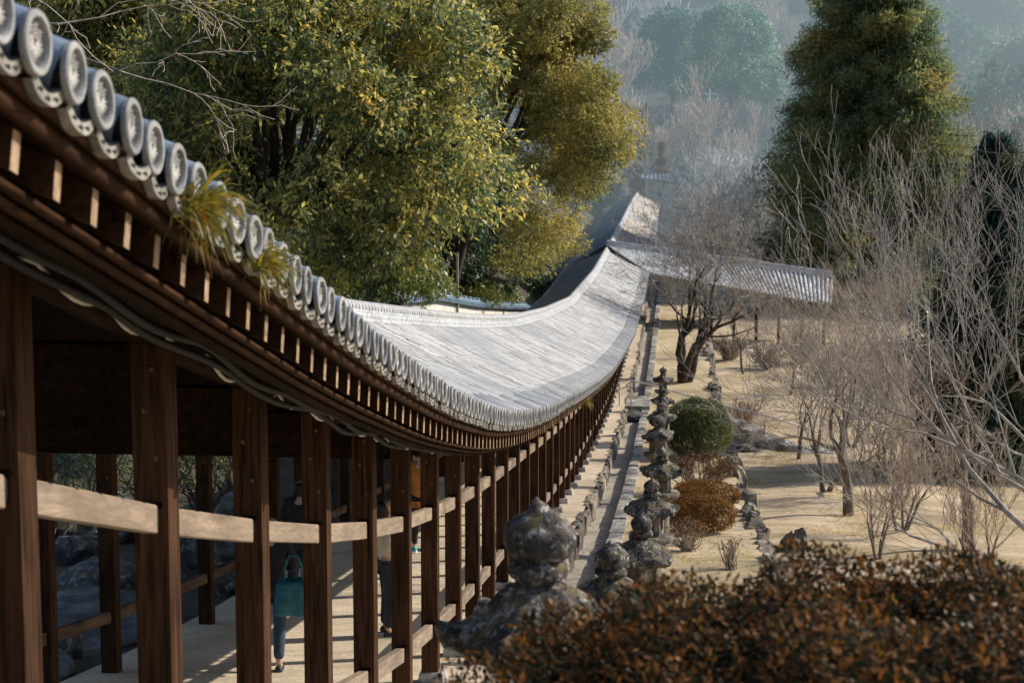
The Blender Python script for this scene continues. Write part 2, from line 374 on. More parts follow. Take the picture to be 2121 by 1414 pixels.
# ------------------------------------------------------------------ vegetation builders
def seg_mesh(name, P0, P1, R0, R1, sides):
    P0 = np.asarray(P0); P1 = np.asarray(P1); R0 = np.asarray(R0)[:, None]; R1 = np.asarray(R1)[:, None]
    d = P1 - P0; L = np.linalg.norm(d, axis=1, keepdims=True) + 1e-9; t = d / L
    a = np.where(np.abs(t[:, 2:3]) < .9, np.array([[0, 0, 1.]]), np.array([[1., 0, 0]]))
    u = np.cross(t, a); u /= np.linalg.norm(u, axis=1, keepdims=True); w = np.cross(t, u)
    ring0, ring1 = [], []
    for j in range(sides):
        an = 2 * PI * j / sides; o = u * math.cos(an) + w * math.sin(an)
        ring0.append(P0 - t * R0 * .4 + o * R0); ring1.append(P1 + t * R1 * .4 + o * R1)
    V = np.stack(ring0 + ring1, 1); n = len(P0)          # n, 2s, 3
    base = (np.arange(n) * 2 * sides)[:, None]
    Fs = [np.concatenate([base + j, base + (j + 1) % sides, base + sides + (j + 1) % sides, base + sides + j], 1) for j in range(sides)]
    return bulk(name, V.reshape(-1, 3), np.concatenate(Fs), True)

def grow(seed, trunk_h, r0, spread=.6, levels=4, kids=(4, 5, 5, 4), lens=(.75, .6, .5, .45), up=.25, wob=.16, lean=(0, 0), nseg=4, split=.35, rmin=.004, roots=1, root_ang=.3, droop=0., starts=None):
    R = random.Random(seed); S = []; tips = []
    def rv(): return Vector((R.gauss(0, 1), R.gauss(0, 1), R.gauss(0, 1)))
    def br(p, d, L, r, lev):
        n = nseg if lev < levels else 3; pts = [p]; q = p; dd = d.copy(); spots = []
        rr = r
        for i in range(n):
            dd = (dd + rv() * wob + Vector((0, 0, up if lev else up * .5)) * .35 - Vector((0, 0, droop * lev * .1))).normalized()
            q2 = q + dd * (L / n); r2 = max(rmin, r * (1 - (i + 1) / n * (.45 if lev == 0 else .62)))
            S.append((q, q2, rr, r2, lev)); 
            spots.append((q2, dd.copy(), r2, (i + 1) / n)); q = q2; rr = r2
        if lev >= levels: tips.append(q); return
        k = kids[min(lev, len(kids) - 1)]; k = max(2, k + R.choice((-1, 0, 0, 1)))
        for i in range(k):
            f = split + (1 - split) * (i + R.random() * .8) / k; f = min(f, 1)
            j = min(len(spots) - 1, int(f * len(spots))); pp, pd, pr, _ = spots[j]
            side = pd.cross(rv()).normalized(); a = spread * R.uniform(.7, 1.3)
            nd = (pd * math.cos(a) + side * math.sin(a)).normalized()
            br(pp, nd, L * lens[min(lev, len(lens) - 1)] * R.uniform(.7, 1.25), max(rmin, pr * R.uniform(.5, .72)), lev + 1)
        br(q, dd, L * lens[min(lev, len(lens) - 1)], max(rmin, rr * .8), lev + 1)
    for k in range(roots):
        a = 2 * PI * k / roots + R.random(); t = root_ang if roots > 1 else 0
        d = Vector((math.sin(t) * math.cos(a) + lean[0], math.sin(t) * math.sin(a) + lean[1], math.cos(t))).normalized()
        br(Vector((0, 0, -.15)) + Vector((math.cos(a), math.sin(a), 0)) * (r0 * .9 if roots > 1 else 0), d, trunk_h, r0, 0)
    tr_ = [q for q in S if q[4] == 0]
    for p_, d_, L_, r_ in (starts or []):
        q = min(tr_, key=lambda g: abs(g[1].z - p_[2])); br(q[1].copy(), Vector(d_).normalized(), L_, r_, 1)
    return S, tips
def tree_meshes(S, name, thick=.02, s1=7, s2=3):
    A = [s for s in S if s[2] >= thick]; B = [s for s in S if s[2] < thick]
    mk = lambda L, nm, s: seg_mesh(nm, [x[0] for x in L], [x[1] for x in L], [x[2] for x in L], [x[3] for x in L], s) if L else None
    return mk(A, name + '_limbs', s1), mk(B, name + '_twigs', s2)
def bare_tree(label, loc, mt, ml, group=None, name='bare_tree', scale=1, rotz=0, thick=.03, **kw):
    S, _ = grow(**kw)
    t = thing(name, label, 'tree', loc, rotz, group, scale)
    a, b = tree_meshes(S, name, thick)
    if a: link('trunk', a, ml, t)
    if b: link('twigs', b, mt, t)
    return t

def unit(v): return v / (np.linalg.norm(v, axis=-1, keepdims=True) + 1e-9)
def leaves(C, N, L, Wd, rng, droop=.5, lvar=.35, ax=None):
    n = len(C); T = unit(rng.normal(size=(n, 3)) * (1 if ax is None else .75) + np.array([0, 0, -droop]) * 1.6 + (0 if ax is None else ax * .9))
    Nn = unit(N + rng.normal(size=(n, 3)) * .55); B = unit(np.cross(T, Nn))
    l = (L * (1 + rng.uniform(-lvar, lvar, n)))[:, None]; w = (Wd * (1 + rng.uniform(-lvar, lvar, n)))[:, None]
    b = C; m = C + T * l * .5
    return np.stack([b, m + B * w * .5, C + T * l, m - B * w * .5], 1)
def clump_leaves(clumps, per, L, Wd, rng, droop=.5, inner=.45, lvar=.35, density=None):
    Q = []
    for (c, r) in clumps:
        r = np.asarray(r if hasattr(r, '__len__') else (r, r, r * .75)); n = int(per * (r[0] * r[1] * r[2]) ** (2 / 3)) if density is None else per
        n = max(n, 6); d = unit(rng.normal(size=(n, 3))); rad = rng.uniform(inner ** 2, 1, n) ** .5
        lump = 1 + .22 * np.sin(d[:, 0:1] * 5 + c[0] * 9) * np.cos(d[:, 1:2] * 6 + c[2] * 7)
        C = np.asarray(c) + d * r * rad[:, None] * lump
        g = max(1, n // 6); idx = np.repeat(np.arange(g), 6); m6 = len(idx)
        ax = unit(d[:g] * .8 + rng.normal(size=(g, 3)) * .6 + np.array([0, 0, -droop * .6]))[idx]
        C = C[:g][idx] + ax * (np.tile(np.arange(6), g)[:, None] * L * .42) + rng.normal(size=(m6, 3)) * L * .18
        Q.append(leaves(C, d[:g][idx] + np.array([0, 0, .35]), L, Wd, rng, droop, lvar, ax))
    return np.concatenate(Q)
def crown_clumps(rng, R3, n, cr=(.16, .3), flat=.72, low=-.6):
    out = []
    for i in range(n):
        d = unit(rng.normal(size=3)); 
        if d[2] < low: d[2] = -d[2]
        f = rng.uniform(.25, 1) ** .5; c = d * np.asarray(R3) * f * .86; s = rng.uniform(*cr) * min(R3)
        out.append((c, np.array([s * rng.uniform(.9, 1.3), s * rng.uniform(.9, 1.3), s * flat])))
    return out
def limbs_to(rng, base, targets, r0, wob=.12, trunk_top=None):
    S = []
    top = np.asarray(trunk_top if trunk_top is not None else base, float); base = np.asarray(base, float)
    if trunk_top is not None:
        p = base; 
        for i in range(4):
            q = base + (top - base) * (i + 1) / 4 + rng.normal(size=3) * np.array([.08, .08, 0]) * (i < 3)
            S.append((p, q, r0 * (1.25 if i == 0 else 1) * (1 - .08 * i), r0 * (1 - .08 * (i + 1)), 0)); p = q
    for tg in targets:
        tg = np.asarray(tg, float); p = top; n = 5; L = np.linalg.norm(tg - top); r = r0 * .45 * rng.uniform(.6, 1)
        ben = rng.normal(size=3) * L * .08
        for i in range(n):
            f = (i + 1) / n; q = top + (tg - top) * f + ben * math.sin(PI * f) + np.array([0, 0, L * .10 * math.sin(PI * f)]) + rng.normal(size=3) * L * wob * .12
            S.append((p, q, r * (1 - .8 * (i / n)), r * (1 - .8 * f), 1)); p = q
    return S
def broadleaf(name, label, base, centre, R3, nclump, per, L, Wd, seed, mleaf, mbark, trunk_r=.22, group=None, droop=.5, extra=None, cr=(.16, .3), nlimb=12, flat=.72, low=-.6, inner=.45):
    rng = np.random.default_rng(seed); base = Vector(base); off = np.asarray(centre, float) - np.asarray(base)
    cl = [(c + off, r) for c, r in crown_clumps(rng, R3, nclump, cr, flat, low)]
    if extra: cl += [(np.asarray(c, float) - np.asarray(base), r) for c, r in extra]
    t = thing(name, label, 'tree' if 'shrub' not in name else 'shrub', base, 0, group)
    fork = off * .45; fork[2] = max(.5, off[2] - R3[2] * .55)
    S = limbs_to(rng, (0, 0, -.2), [cl[i][0] for i in rng.permutation(len(cl))[:nlimb]], trunk_r, trunk_top=fork)
    link('trunk', seg_mesh('trunk', [s[0] for s in S], [s[1] for s in S], [s[2] for s in S], [s[3] for s in S], 7), mbark, t)
    link('crown', quads('crown', clump_leaves(cl, per, L, Wd, rng, droop, inner)), mleaf, t)
    return t
def conifer(name, label, base, h, R, seed, mleaf, mbark, group=None, nbr=220, per=150, L=.34, Wd=.09, top_f=.03, droop=.25, spread=.8, clear=.05, lean=0):
    rng = np.random.default_rng(seed); t = thing(name, label, 'tree', base, 0, group)
    S = [((0, 0, -.3), (0, 0, h * .5), R * .075, R * .05, 0), ((0, 0, h * .5), (0, 0, h * .97), R * .05, R * .008, 0)]; C = []; N = []; T = []
    for i in range(nbr):
        f = clear + (1 - clear) * rng.uniform(0, 1) ** 1.15; z = h * f; a = rng.uniform(0, 2 * PI)
        ln = R * ((1 - f) ** spread * rng.uniform(.72, 1.08) * (1 + .16 * math.sin(3 * a + 9 * f) + .10 * math.sin(7 * a - 21 * f)) + top_f)
        d = np.array([math.cos(a), math.sin(a), -.12 + .35 * (f)]); tip = np.array([0, 0, z]) + d * ln
        mid = np.array([0, 0, z]) + d * ln * .5 + np.array([0, 0, ln * .05])
        S.append(((0, 0, z), mid, R * .014, R * .009, 1)); S.append((mid, tip, R * .009, R * .003, 1))
        n = int(per * (.35 + ln / R)); u = rng.uniform(.3, 1.02, n) ** .8
        P = np.array([0, 0, z]) + d[None] * (ln * u)[:, None]
        wid = (.07 + .17 * (1 - u)) * ln + .13
        off = rng.normal(size=(n, 3)) * np.array([1, 1, .85]) * wid[:, None] * .62
        off[:, 2] -= droop * np.abs(off[:, 0] + off[:, 1]) * .4
        C.append(P + off); N.append(np.tile(np.array([0, 0, 1.]), (n, 1)) + rng.normal(size=(n, 3)) * .5)
        T.append(np.tile(d, (n, 1)) * .45 + rng.normal(size=(n, 3)) * .8 + np.array([0, 0, .15 - droop * .6]))
    C = np.concatenate(C); N = np.concatenate(N); T = unit(np.concatenate(T)); n = len(C); B = unit(np.cross(T, N))
    l = (L * rng.uniform(.6, 1.4, n))[:, None]; w = (Wd * rng.uniform(.6, 1.4, n))[:, None]
    Q = np.stack([C, C + T * l * .45 + B * w * .5, C + T * l, C + T * l * .45 - B * w * .5], 1)
    link('trunk', seg_mesh('trunk', [s[0] for s in S], [s[1] for s in S], [s[2] for s in S], [s[3] for s in S], 6), mbark, t)
    link('crown', quads('crown', Q), mleaf, t)
    return t
def shrub(name, label, base, R3, seed, mleaf, per=900, L=.035, Wd=.02, group=None, lift=.25, mstem=None, nclump=26, cr=(.25, .42), gap=.0, stems=9, inner=.6, cat='shrub'):
    rng = np.random.default_rng(seed); t = thing(name, label, cat, base, 0, group); R3 = np.asarray(R3, float)
    off = np.array([0, 0, R3[2] + lift])
    cl = []
    for i in range(nclump):
        d = unit(rng.normal(size=3)); d[2] = abs(d[2]) * .95 - .28; s = rng.uniform(*cr) * R3.min() * (1 - gap * .4)
        cl.append((off + d * (R3 - s * .75) * (rng.uniform(.8, 1) if gap == 0 else rng.uniform(.5, 1.02)), np.array([s, s, s * .8])))
    S = []
    for i in range(stems):
        tg = cl[rng.integers(len(cl))][0]; p = np.array([rng.normal() * .05, rng.normal() * .05, -.05]); a = p
        for j in range(4):
            f = (j + 1) / 4; q = p + (tg - p) * f + rng.normal(size=3) * .06 * R3[0]; S.append((a, q, .022 * (1 - .6 * j / 4) * R3[0] + .004, .022 * (1 - .6 * f) * R3[0] + .003)); a = q
    link('stems', seg_mesh('stems', [s[0] for s in S], [s[1] for s in S], [s[2] for s in S], [s[3] for s in S], 5), mstem or M['bark'], t)
    Q = clump_leaves(cl, per, L, Wd, rng, .1, inner)
    if gap == 0:      # clipped dome: leaves over the whole shell so that no stem hole shows at the top
        n = int(per * (R3[0] * R3[1] * R3[2]) ** (2 / 3) * 2.0); d = unit(rng.normal(size=(n, 3))); d[:, 2] = np.where(d[:, 2] < -.85, -d[:, 2], d[:, 2])
        lump = 1 + .05 * np.sin(d[:, 0:1] * 7 + seed) * np.cos(d[:, 1:2] * 8) + .04 * np.sin(d[:, 2:3] * 11)
        C = off + d * R3 * lump * rng.uniform(.86, 1.0, (n, 1)); Q = np.concatenate([Q, leaves(C, d, L, Wd, rng, .05)])
    link('foliage', quads('foliage', Q), mleaf, t)
    return t

# ------------------------------------------------------------------ camera, light, sky
cam = bpy.data.cameras.new('camera'); cam.lens = 58; cam.sensor_width = 36; cam.clip_end = 2000; cam.clip_start = .05
co = bpy.data.objects.new('camera', cam); COL.objects.link(co)
co.rotation_euler = (PI / 2 - PITCH, 0, YAW); SC.camera = co
cam.dof.use_dof = True; cam.dof.focus_distance = 17.0; cam.dof.aperture_fstop = 5.0
SUN_AZ, SUN_EL = math.radians(27), math.radians(31.5)      # azimuth from +X towards +Y
sd = Vector((math.cos(SUN_AZ) * math.cos(SUN_EL), math.sin(SUN_AZ) * math.cos(SUN_EL), math.sin(SUN_EL)))
sl = bpy.data.lights.new('sun', 'SUN'); sl.energy = 5.0; sl.angle = math.radians(.5); sl.color = (1, .92, .80)
so = bpy.data.objects.new('sun', sl); COL.objects.link(so); so.rotation_euler = (-sd).to_track_quat('-Z', 'Y').to_euler(); so.location = (30, 20, 40)
w = bpy.data.worlds.new('World'); SC.world = w; w.use_nodes = True; nt = w.node_tree
sky = nt.nodes.new('ShaderNodeTexSky'); sky.sky_type = 'NISHITA'; sky.sun_disc = False
sky.sun_elevation = SUN_EL; sky.sun_rotation = PI / 2 - SUN_AZ
nt.links.new(sky.outputs[0], nt.nodes['Background'].inputs[0]); nt.nodes['Background'].inputs[1].default_value = .15
SC.view_settings.view_transform = 'Standard'; SC.view_settings.look = 'None'; SC.view_settings.exposure = 0
SC.cycles.use_adaptive_sampling = True; SC.cycles.adaptive_threshold = .025; SC.cycles.max_bounces = 4; SC.cycles.diffuse_bounces = 2; SC.cycles.glossy_bounces = 2; SC.cycles.transmission_bounces = 3; SC.cycles.transparent_max_bounces = 4
SC.cycles.sample_clamp_indirect = 4

# ------------------------------------------------------------------ ground, paths
xs = np.unique(np.concatenate([np.arange(-110, -12, 4.), np.arange(-12, -5.9, .5), [-5.97, -5.93], np.arange(-5.5, 1.7, 1.2), [1.64, 1.68], np.arange(2, 14, .6), np.arange(14, 150, 5.)]))
ys = np.unique(np.concatenate([np.arange(-14, 110, 1.), np.arange(110, 560, 5.)]))
GX, GY = np.meshgrid(xs, ys); GZ = H(GX, GY)
GZ = GZ + np.where((GX > 1.7) | (GX < -6), .06 * np.sin(GX * 1.7 + GY * .6) * np.sin(GY * .9 - GX * .4), 0)
nx, ny = len(xs), len(ys); ii = np.arange(nx * ny).reshape(ny, nx)
tag(link('ground', bulk('ground', np.stack([GX, GY, GZ], -1).reshape(-1, 3), np.stack([ii[:-1, :-1], ii[:-1, 1:], ii[1:, 1:], ii[1:, :-1]], -1).reshape(-1, 4), True), M['ground']), kind='structure')

def sheet(name, x0, x1, y0, y1, dz, m, step=.5, nxx=2, bumpz=0.):
    yy = np.arange(y0, y1 + .01, step); xx = np.linspace(x0, x1, nxx); X, Y = np.meshgrid(xx, yy)
    Z = F(Y) + dz
    if bumpz: Z = Z + bumpz * np.sin(X * 5.1 + Y * 1.7) * np.sin(Y * 2.3 - X * 2.2)
    k = np.arange(X.size).reshape(X.shape)
    return tag(link(name, bulk(name, np.stack([X, Y, Z], -1).reshape(-1, 3), np.stack([k[:-1, :-1], k[:-1, 1:], k[1:, 1:], k[1:, :-1]], -1).reshape(-1, 4), True), m), kind='structure')
sheet('corridor_floor', -5.95, -1.84, -8, 168, 0, M['floor'], nxx=6)
sheet('gutter_path', -1.80, -1.2, -8, 140, -.40, M['path'], nxx=3, bumpz=.008)
sheet('terrace_ground', -1.0, 1.62, -8, 140, -.24, M['terrace'], nxx=9, bumpz=.02)

def sweep_verts(prof, y0, y1, step):
    yy = np.arange(y0, y1 + 1e-4, step); P = np.asarray(prof, float)
    return yy, np.stack([np.repeat(P[None, :, 0], len(yy), 0), np.repeat(yy[:, None], len(P), 1), P[None, :, 1] + F(yy)[:, None]], -1)
def sweep(name, prof, y0, y1, m, parent=None, step=.4, closed=True, smooth=False):
    yy, V = sweep_verts(prof, y0, y1, step); n = len(prof); k = np.arange(len(yy) * n).reshape(len(yy), n)
    k2 = np.roll(k, -1, 1) if closed else None
    if closed: Fq = np.stack([k[:-1], k2[:-1], k2[1:], k[1:]], -1).reshape(-1, 4)
    else: Fq = np.stack([k[:-1, :-1], k[:-1, 1:], k[1:, 1:], k[1:, :-1]], -1).reshape(-1, 4)
    return link(name, bulk(name, V.reshape(-1, 3), Fq, smooth), m, parent)

# ------------------------------------------------------------------ low stone work
def stone_row(name, label, cat, x0, x1, top, depth, y0, y1, lens, m, jit, topj, seed, rough=.02, gap=.012, sub=True):
    random.seed(seed); b = MB(); y = y0
    while y < y1:
        L = random.uniform(*lens); h = top + random.uniform(-topj, topj); wv = (x1 - x0) + random.uniform(-jit, jit)
        s = slope(y + L / 2); ns = 3 if y < 60 else 2
        zc = float(F(y + L / 2))
        # a stone: grid box with uneven faces
        nx_, ny_, nz_ = 3, max(2, int(L / .22)), 3
        o = Vector((seed * 3.1, y, 0)); vs = {}
        def vert(i, j, k):
            px = (x0 + x1) / 2 + wv * (i / nx_ - .5); py = y + gap / 2 + (L - gap) * j / ny_; pz = zc + s * (py - y - L / 2) + h - depth + depth * k / nz_
            p = Vector((px, py, pz)); e = noise.noise_vector(p * 4.5 + o) * rough + noise.noise_vector(p * 13 + o) * rough * .4
            cnt = (i in (0, nx_)) + (j in (0, ny_)) + (k == nz_)
            if cnt >= 2: e -= Vector(((i / nx_ - .5), (j / ny_ - .5), (k == nz_) * .5)) * rough * 1.6
            return p + e
        idx = {}; base = len(b.v)
        for i in range(nx_ + 1):
            for j in range(ny_ + 1):
                for k in range(nz_ + 1):
                    if i in (0, nx_) or j in (0, ny_) or k in (0, nz_): idx[i, j, k] = len(b.v); b.v.append(tuple(vert(i, j, k)))
        def q(a, c, d, e): b.f.append((idx[a], idx[c], idx[d], idx[e])); b.m.append(0)
        for i in range(nx_):
            for j in range(ny_): q((i, j, nz_), (i + 1, j, nz_), (i + 1, j + 1, nz_), (i, j + 1, nz_))
            for k in range(nz_): q((i, 0, k), (i + 1, 0, k), (i + 1, 0, k + 1), (i, 0, k + 1)); q((i + 1, ny_, k), (i, ny_, k), (i, ny_, k + 1), (i + 1, ny_, k + 1))
        for j in range(ny_):
            for k in range(nz_): q((0, j + 1, k), (0, j, k), (0, j, k + 1), (0, j + 1, k + 1)); q((nx_, j, k), (nx_, j + 1, k), (nx_, j + 1, k + 1), (nx_, j, k + 1))
        y += L
    return tag(b.build(name, m), label, cat)
stone_row('stone_edging', 'rough low stone edging between the corridor platform and the gutter path', 'stone edging', -1.95, -1.72, .0, .55, -6, 120, (.35, .85), M['edging'], .08, .05, 3, .045)
stone_row('stone_kerb', 'pale straight granite kerb between the gutter path and the lantern row', 'kerb', -1.24, -.95, -.17, .35, -6, 120, (1.1, 2.2), M['kerb'], .02, .02, 5, .014)
stone_row('rock_wall', 'low rough rock retaining wall edging the shrub terrace above the sandy yard', 'retaining wall', 1.40, 1.88, -.15, 1.2, -2, 118, (.5, 1.4), M['edging'], .22, .14, 9, .11)

# ------------------------------------------------------------------ the corridor
XR, XI, XE, S0, Y0 = -2.313, -5.593, -1.51, 1.701, 5.734
PW = .165; XM = (XR - PW + XI) / 2 + .06; XM = -4.0
cor = thing('covered_corridor', 'long wooden corridor with open posts and a sagging grey tiled roof descending the slope', 'corridor', (XM, 0, 0))
def part(o):            # keep world coordinates although the thing's base stands off the origin
    o.parent = cor; o.location = o.location - Vector((XM, 0, 0)); return o
YK = lambda k: Y0 + S0 * k

# roof slopes with cover tile rows
def h_roof(u): return 2.655 + .40 * u + .022 * u * u
def roof_slope(name, side, y0, y1, m, coarse=False):
    rows = np.arange(round((y0 - 3.83) / TP), round((y1 - 3.83) / TP))
    tt = np.array([0, .2, .24, .34, .5, .66, .76, .8]) - .5; hh = np.array([-.028, -.015, .01, .052, .068, .052, .01, -.015])
    if coarse: tt = np.array([0, .22, .5, .78]) - .5; hh = np.array([-.02, -.01, .066, -.01])
    nc = 8; us = []
    for c in range(nc):
        us += [(c / nc * 2.34 + .10, .012), ((c + 1) / nc * 2.34 + .10 - .002, 0.)]
    us = np.array(us); Y = (3.83 + rows[:, None] * TP + tt[None] * TP).ravel(); Hh = np.tile(hh, len(rows))
    U = us[:, 0]; sd_ = 1 if side > 0 else -1
    jit = np.repeat(RNG.normal(0, .004, len(rows)), len(tt))
    X = XM + sd_ * (XE - XM - U)[None, :] + sd_ * (Hh * .38)[:, None]
    Z = F(Y)[:, None] + h_roof(U)[None, :] + us[None, :, 1] + (Hh * .92 + jit)[:, None] + RNG.normal(0, .003, (len(Y), len(U)))
    Yf = np.repeat(Y[:, None], len(U), 1)
    V = np.stack([X, Yf, Z], -1); k = np.arange(V.shape[0] * V.shape[1]).reshape(V.shape[:2])
    Fq = np.stack([k[:-1, :-1], k[1:, :-1], k[1:, 1:], k[:-1, 1:]], -1).reshape(-1, 4)
    return part(link(name, bulk(name, V.reshape(-1, 3), Fq, False), m))
roof_slope('roof_slope', 1, -6, 96.5, M['roof'])
tag(roof_slope('roof_slope', 1, 96.5, 168, M['roof_far'], True), 'brownish far roof slope beyond the side wing')
tag(roof_slope('roof_slope', -1, -6, 168, M['roof_shade'], True), 'shaded roof slope on the hill side')
# boards under the tiles
part(sweep('roof_boarding', [(-1.60, 2.535), (XM, 3.56), (2 * XM + 1.60, 2.535), (2 * XM + 1.60, 2.505), (XM, 3.53), (-1.60, 2.505)], -6, 168, M['beam']))
part(sweep('fascia_board', [(-1.55, 2.552), (-1.55, 2.60), (-1.585, 2.60), (-1.585, 2.552)], -6, 168, M['beam_warm']))
part(sweep('fascia_board', [(-1.572, 2.505), (-1.572, 2.548), (-1.60, 2.548), (-1.60, 2.505)], -6, 168, M['beam_warm']))
for q_, (bx, bz) in enumerate(((-1.682, 2.384), (-1.712, 2.356), (-1.748, 2.332))):
    part(sweep('eave_batten', [(bx, bz), (bx, bz + .018), (bx - .05, bz + .026), (bx - .05, bz)], -6, 168, M['beam_warm'] if q_ < 2 else M['beam']))
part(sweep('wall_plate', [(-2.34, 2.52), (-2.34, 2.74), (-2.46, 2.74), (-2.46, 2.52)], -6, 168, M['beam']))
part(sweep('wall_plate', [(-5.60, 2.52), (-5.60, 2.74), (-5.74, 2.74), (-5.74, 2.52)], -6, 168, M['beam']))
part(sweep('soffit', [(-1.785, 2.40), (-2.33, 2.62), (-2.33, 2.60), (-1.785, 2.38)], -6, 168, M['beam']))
# ridge: stacked courses under a row of round cap tiles
rp = [(.26, 3.50), (.26, 3.64), (.225, 3.645), (.24, 3.655), (.24, 3.715), (.20, 3.72), (.215, 3.73), (.215, 3.785), (.17, 3.79), (.185, 3.80), (.185, 3.85), (.13, 3.86), (.14, 3.868), (.14, 3.90)]
part(sweep('ridge_courses', [(XM + a, b) for a, b in rp] + [(XM - a, b) for a, b in rp[::-1]], -6, 168, M['ridge'], step=.5))
yy = np.arange(-6, 168, TP / 4); rr = np.tile([.055, .098, .098, .090], len(yy) // 4 + 1)[:len(yy)]
an = np.linspace(-.25, PI + .25, 9); V = np.stack([XM + rr[:, None] * np.cos(an)[None], np.repeat(yy[:, None], 9, 1), F(yy)[:, None] + 3.93 + rr[:, None] * np.sin(an)[None]], -1)
k = np.arange(V.shape[0] * 9).reshape(-1, 9)
part(link('ridge_cap', bulk('ridge_cap', V.reshape(-1, 3), np.stack([k[:-1, :-1], k[:-1, 1:], k[1:, 1:], k[1:, :-1]], -1).reshape(-1, 4)), M['ridge_cap']))

# eave tiles: round end tiles with a raised crest, and the curved pan lips between them
def tile_end_mesh(lod):
    b = MB(); n = 28 if lod == 0 else 10
    b.tube([(-.42, 0, .168), (-.02, 0, .004)], .077, n, False, 0)
    ring = MB(); ring.lathe([(.074, -.012), (.083, -.010), (.084, .004), (.080, .009), (.066, .009), (.063, .000), (.062, -.016), (.001, -.016)], n)
    R = Matrix.Rotation(PI / 2, 3, 'Y')
    v = [R @ Vector(p) for p in ring.v]; nf = len(ring.f)
    b.add(v, ring.f, 1)
    for i in range(nf):          # the sunk field
        if i >= n * 6: b.m[len(b.m) - nf + i] = 2
    if lod == 0:
        def petal(cy, cz, ang, L, wd, x=-.003):
            c, s = math.cos(ang), math.sin(ang); P = []
            for u, ww in ((0, .15), (.3, .8), (.6, 1), (.85, .6), (1, .0), (.85, -.6), (.6, -1), (.3, -.8), (0, -.15)):
                P.append((cy + c * L * u - s * wd * ww, cz + s * L * u + c * wd * ww))
            m_ = len(P); fr = [(x, p[0], p[1]) for p in P]; bk = [(-.016, p[0], p[1]) for p in P]
            b.add(fr + bk, [tuple(range(m_))] + [(i, i + m_, (i + 1) % m_ + m_, (i + 1) % m_) for i in range(m_)], 3)
        for a0, cy, cz in ((-PI / 2, 0, -.004), (PI + .15, -.006, .0), (-.15, .006, .0)):
            for d in (-.75, -.37, 0, .37, .75): petal(cy, cz, a0 + d, .048 - .016 * abs(d), .0027)
        for cy, top, tilt in ((0, 4, 0), (-.022, 3, .22), (.022, 3, -.22)):
            for i in range(top):
                z = .012 + i * .011; y0 = cy - tilt * (i * .011)
                for sg in (-1, 1): petal(y0 + sg * .002, z, PI / 2 - sg * .8, .010, .0024)
    return b.mesh('eave_tile_round', False)
def pan_mesh():
    b = MB(); v = []; n = 10
    for x, dz in ((-.012, 0), (-.045, .0)):
        for up in (1, 0):
            for j in range(n + 1):
                f = j / n; y = .012 + (TP - .024) * f; z = -.052 - .040 * math.sin(PI * f) - (0 if up else .034 + .004 * math.sin(PI * f * 3))
                v.append((x, y, z))
    f = []; m = n + 1
    for j in range(n):
        f += [(j, j + 1, m + j + 1, m + j), (2 * m + j + 1, 2 * m + j, 3 * m + j, 3 * m + j + 1), (j + 1, j, 2 * m + j, 2 * m + j + 1), (m + j, m + j + 1, 3 * m + j + 1, 3 * m + j)]
    b.add(v, f, 0)
    # the pan itself running up under the cover rows
    v = []
    for x in (-.045, -.42):
        for j in range(n + 1):
            fj = j / n; v.append((x, .045 + (TP - .09) * fj, -.066 - .036 * math.sin(PI * fj) - x * .40 - .018))
    b.add(v, [(j, j + 1, m + j + 1, m + j) for j in range(n)], 1)
    for j in range(3):
        f_ = (j + 1) / 4; y = .012 + (TP - .024) * f_; z = -.052 - .04 * math.sin(PI * f_) - .019
        b.tube([(-.012, y - .012, z), (-.008, y, z + .006), (-.012, y + .012, z)], .004, 4, True, 2)
    return b.mesh('eave_tile_curved', False)
em = tile_end_mesh(0)
for mm in ('tile_dark', 'tile_end', 'crest_pit', 'crest'): em.materials.append(M[mm])
pm = pan_mesh()
for mm in ('tile_lip', 'tile_dark', 'crest_pit'): pm.materials.append(M[mm])
em2 = em.copy(); em2.materials[0] = M['roof']; pm2 = pm.copy(); pm2.materials[1] = M['roof']
N_T = 100; I0 = -4
for i in range(I0, I0 + N_T):
    y = 3.83 + i * TP; s = math.atan(slope(y)); L = Vector((XE - XM, y, float(F(y)) + 2.674))
    for me in ((em, pm) if y < 8.5 else (em2, pm2)):
        o = bpy.data.objects.new(me.name.split('.')[0], me); COL.objects.link(o); o.parent = cor
        o.location = L + Vector((random.uniform(-.006, .006), 0, random.uniform(-.004, .004))); o.rotation_euler = (s + random.uniform(-.02, .02), random.uniform(-.04, .04), random.uniform(-.05, .05)); o.scale = (1, .95, .95)
lo = tile_end_mesh(1); tv = np.array([v.co[:] for v in lo.vertices]); V = []; Fs = []; mi = []
tf = [tuple(p.vertices) for p in lo.polygons]; tm = [p.material_index for p in lo.polygons]
for i in range(I0 + N_T, 620):
    y = 3.83 + i * TP
    if y > 140: break
    V.append(tv + np.array([XE - XM, y, F(y) + 2.674])); Fs += [tuple(q + len(tv) * (len(V) - 1) for q in f) for f in tf]; mi += tm
me = pymesh('eave_tile_row', np.concatenate(V), Fs, False, mi); o = link('eave_tile_row', me, [M['roof'], M['tile_end'], M['crest_pit']]); o.parent = cor; o['kind'] = 'stuff'
# a continuous lip of pan ends beyond the single tiles
part(sweep('pan_lip', [(-1.53, 2.555), (-1.53, 2.60), (-1.56, 2.60), (-1.56, 2.555)], 3.83 + (I0 + N_T) * TP, 140, M['tile_end']))

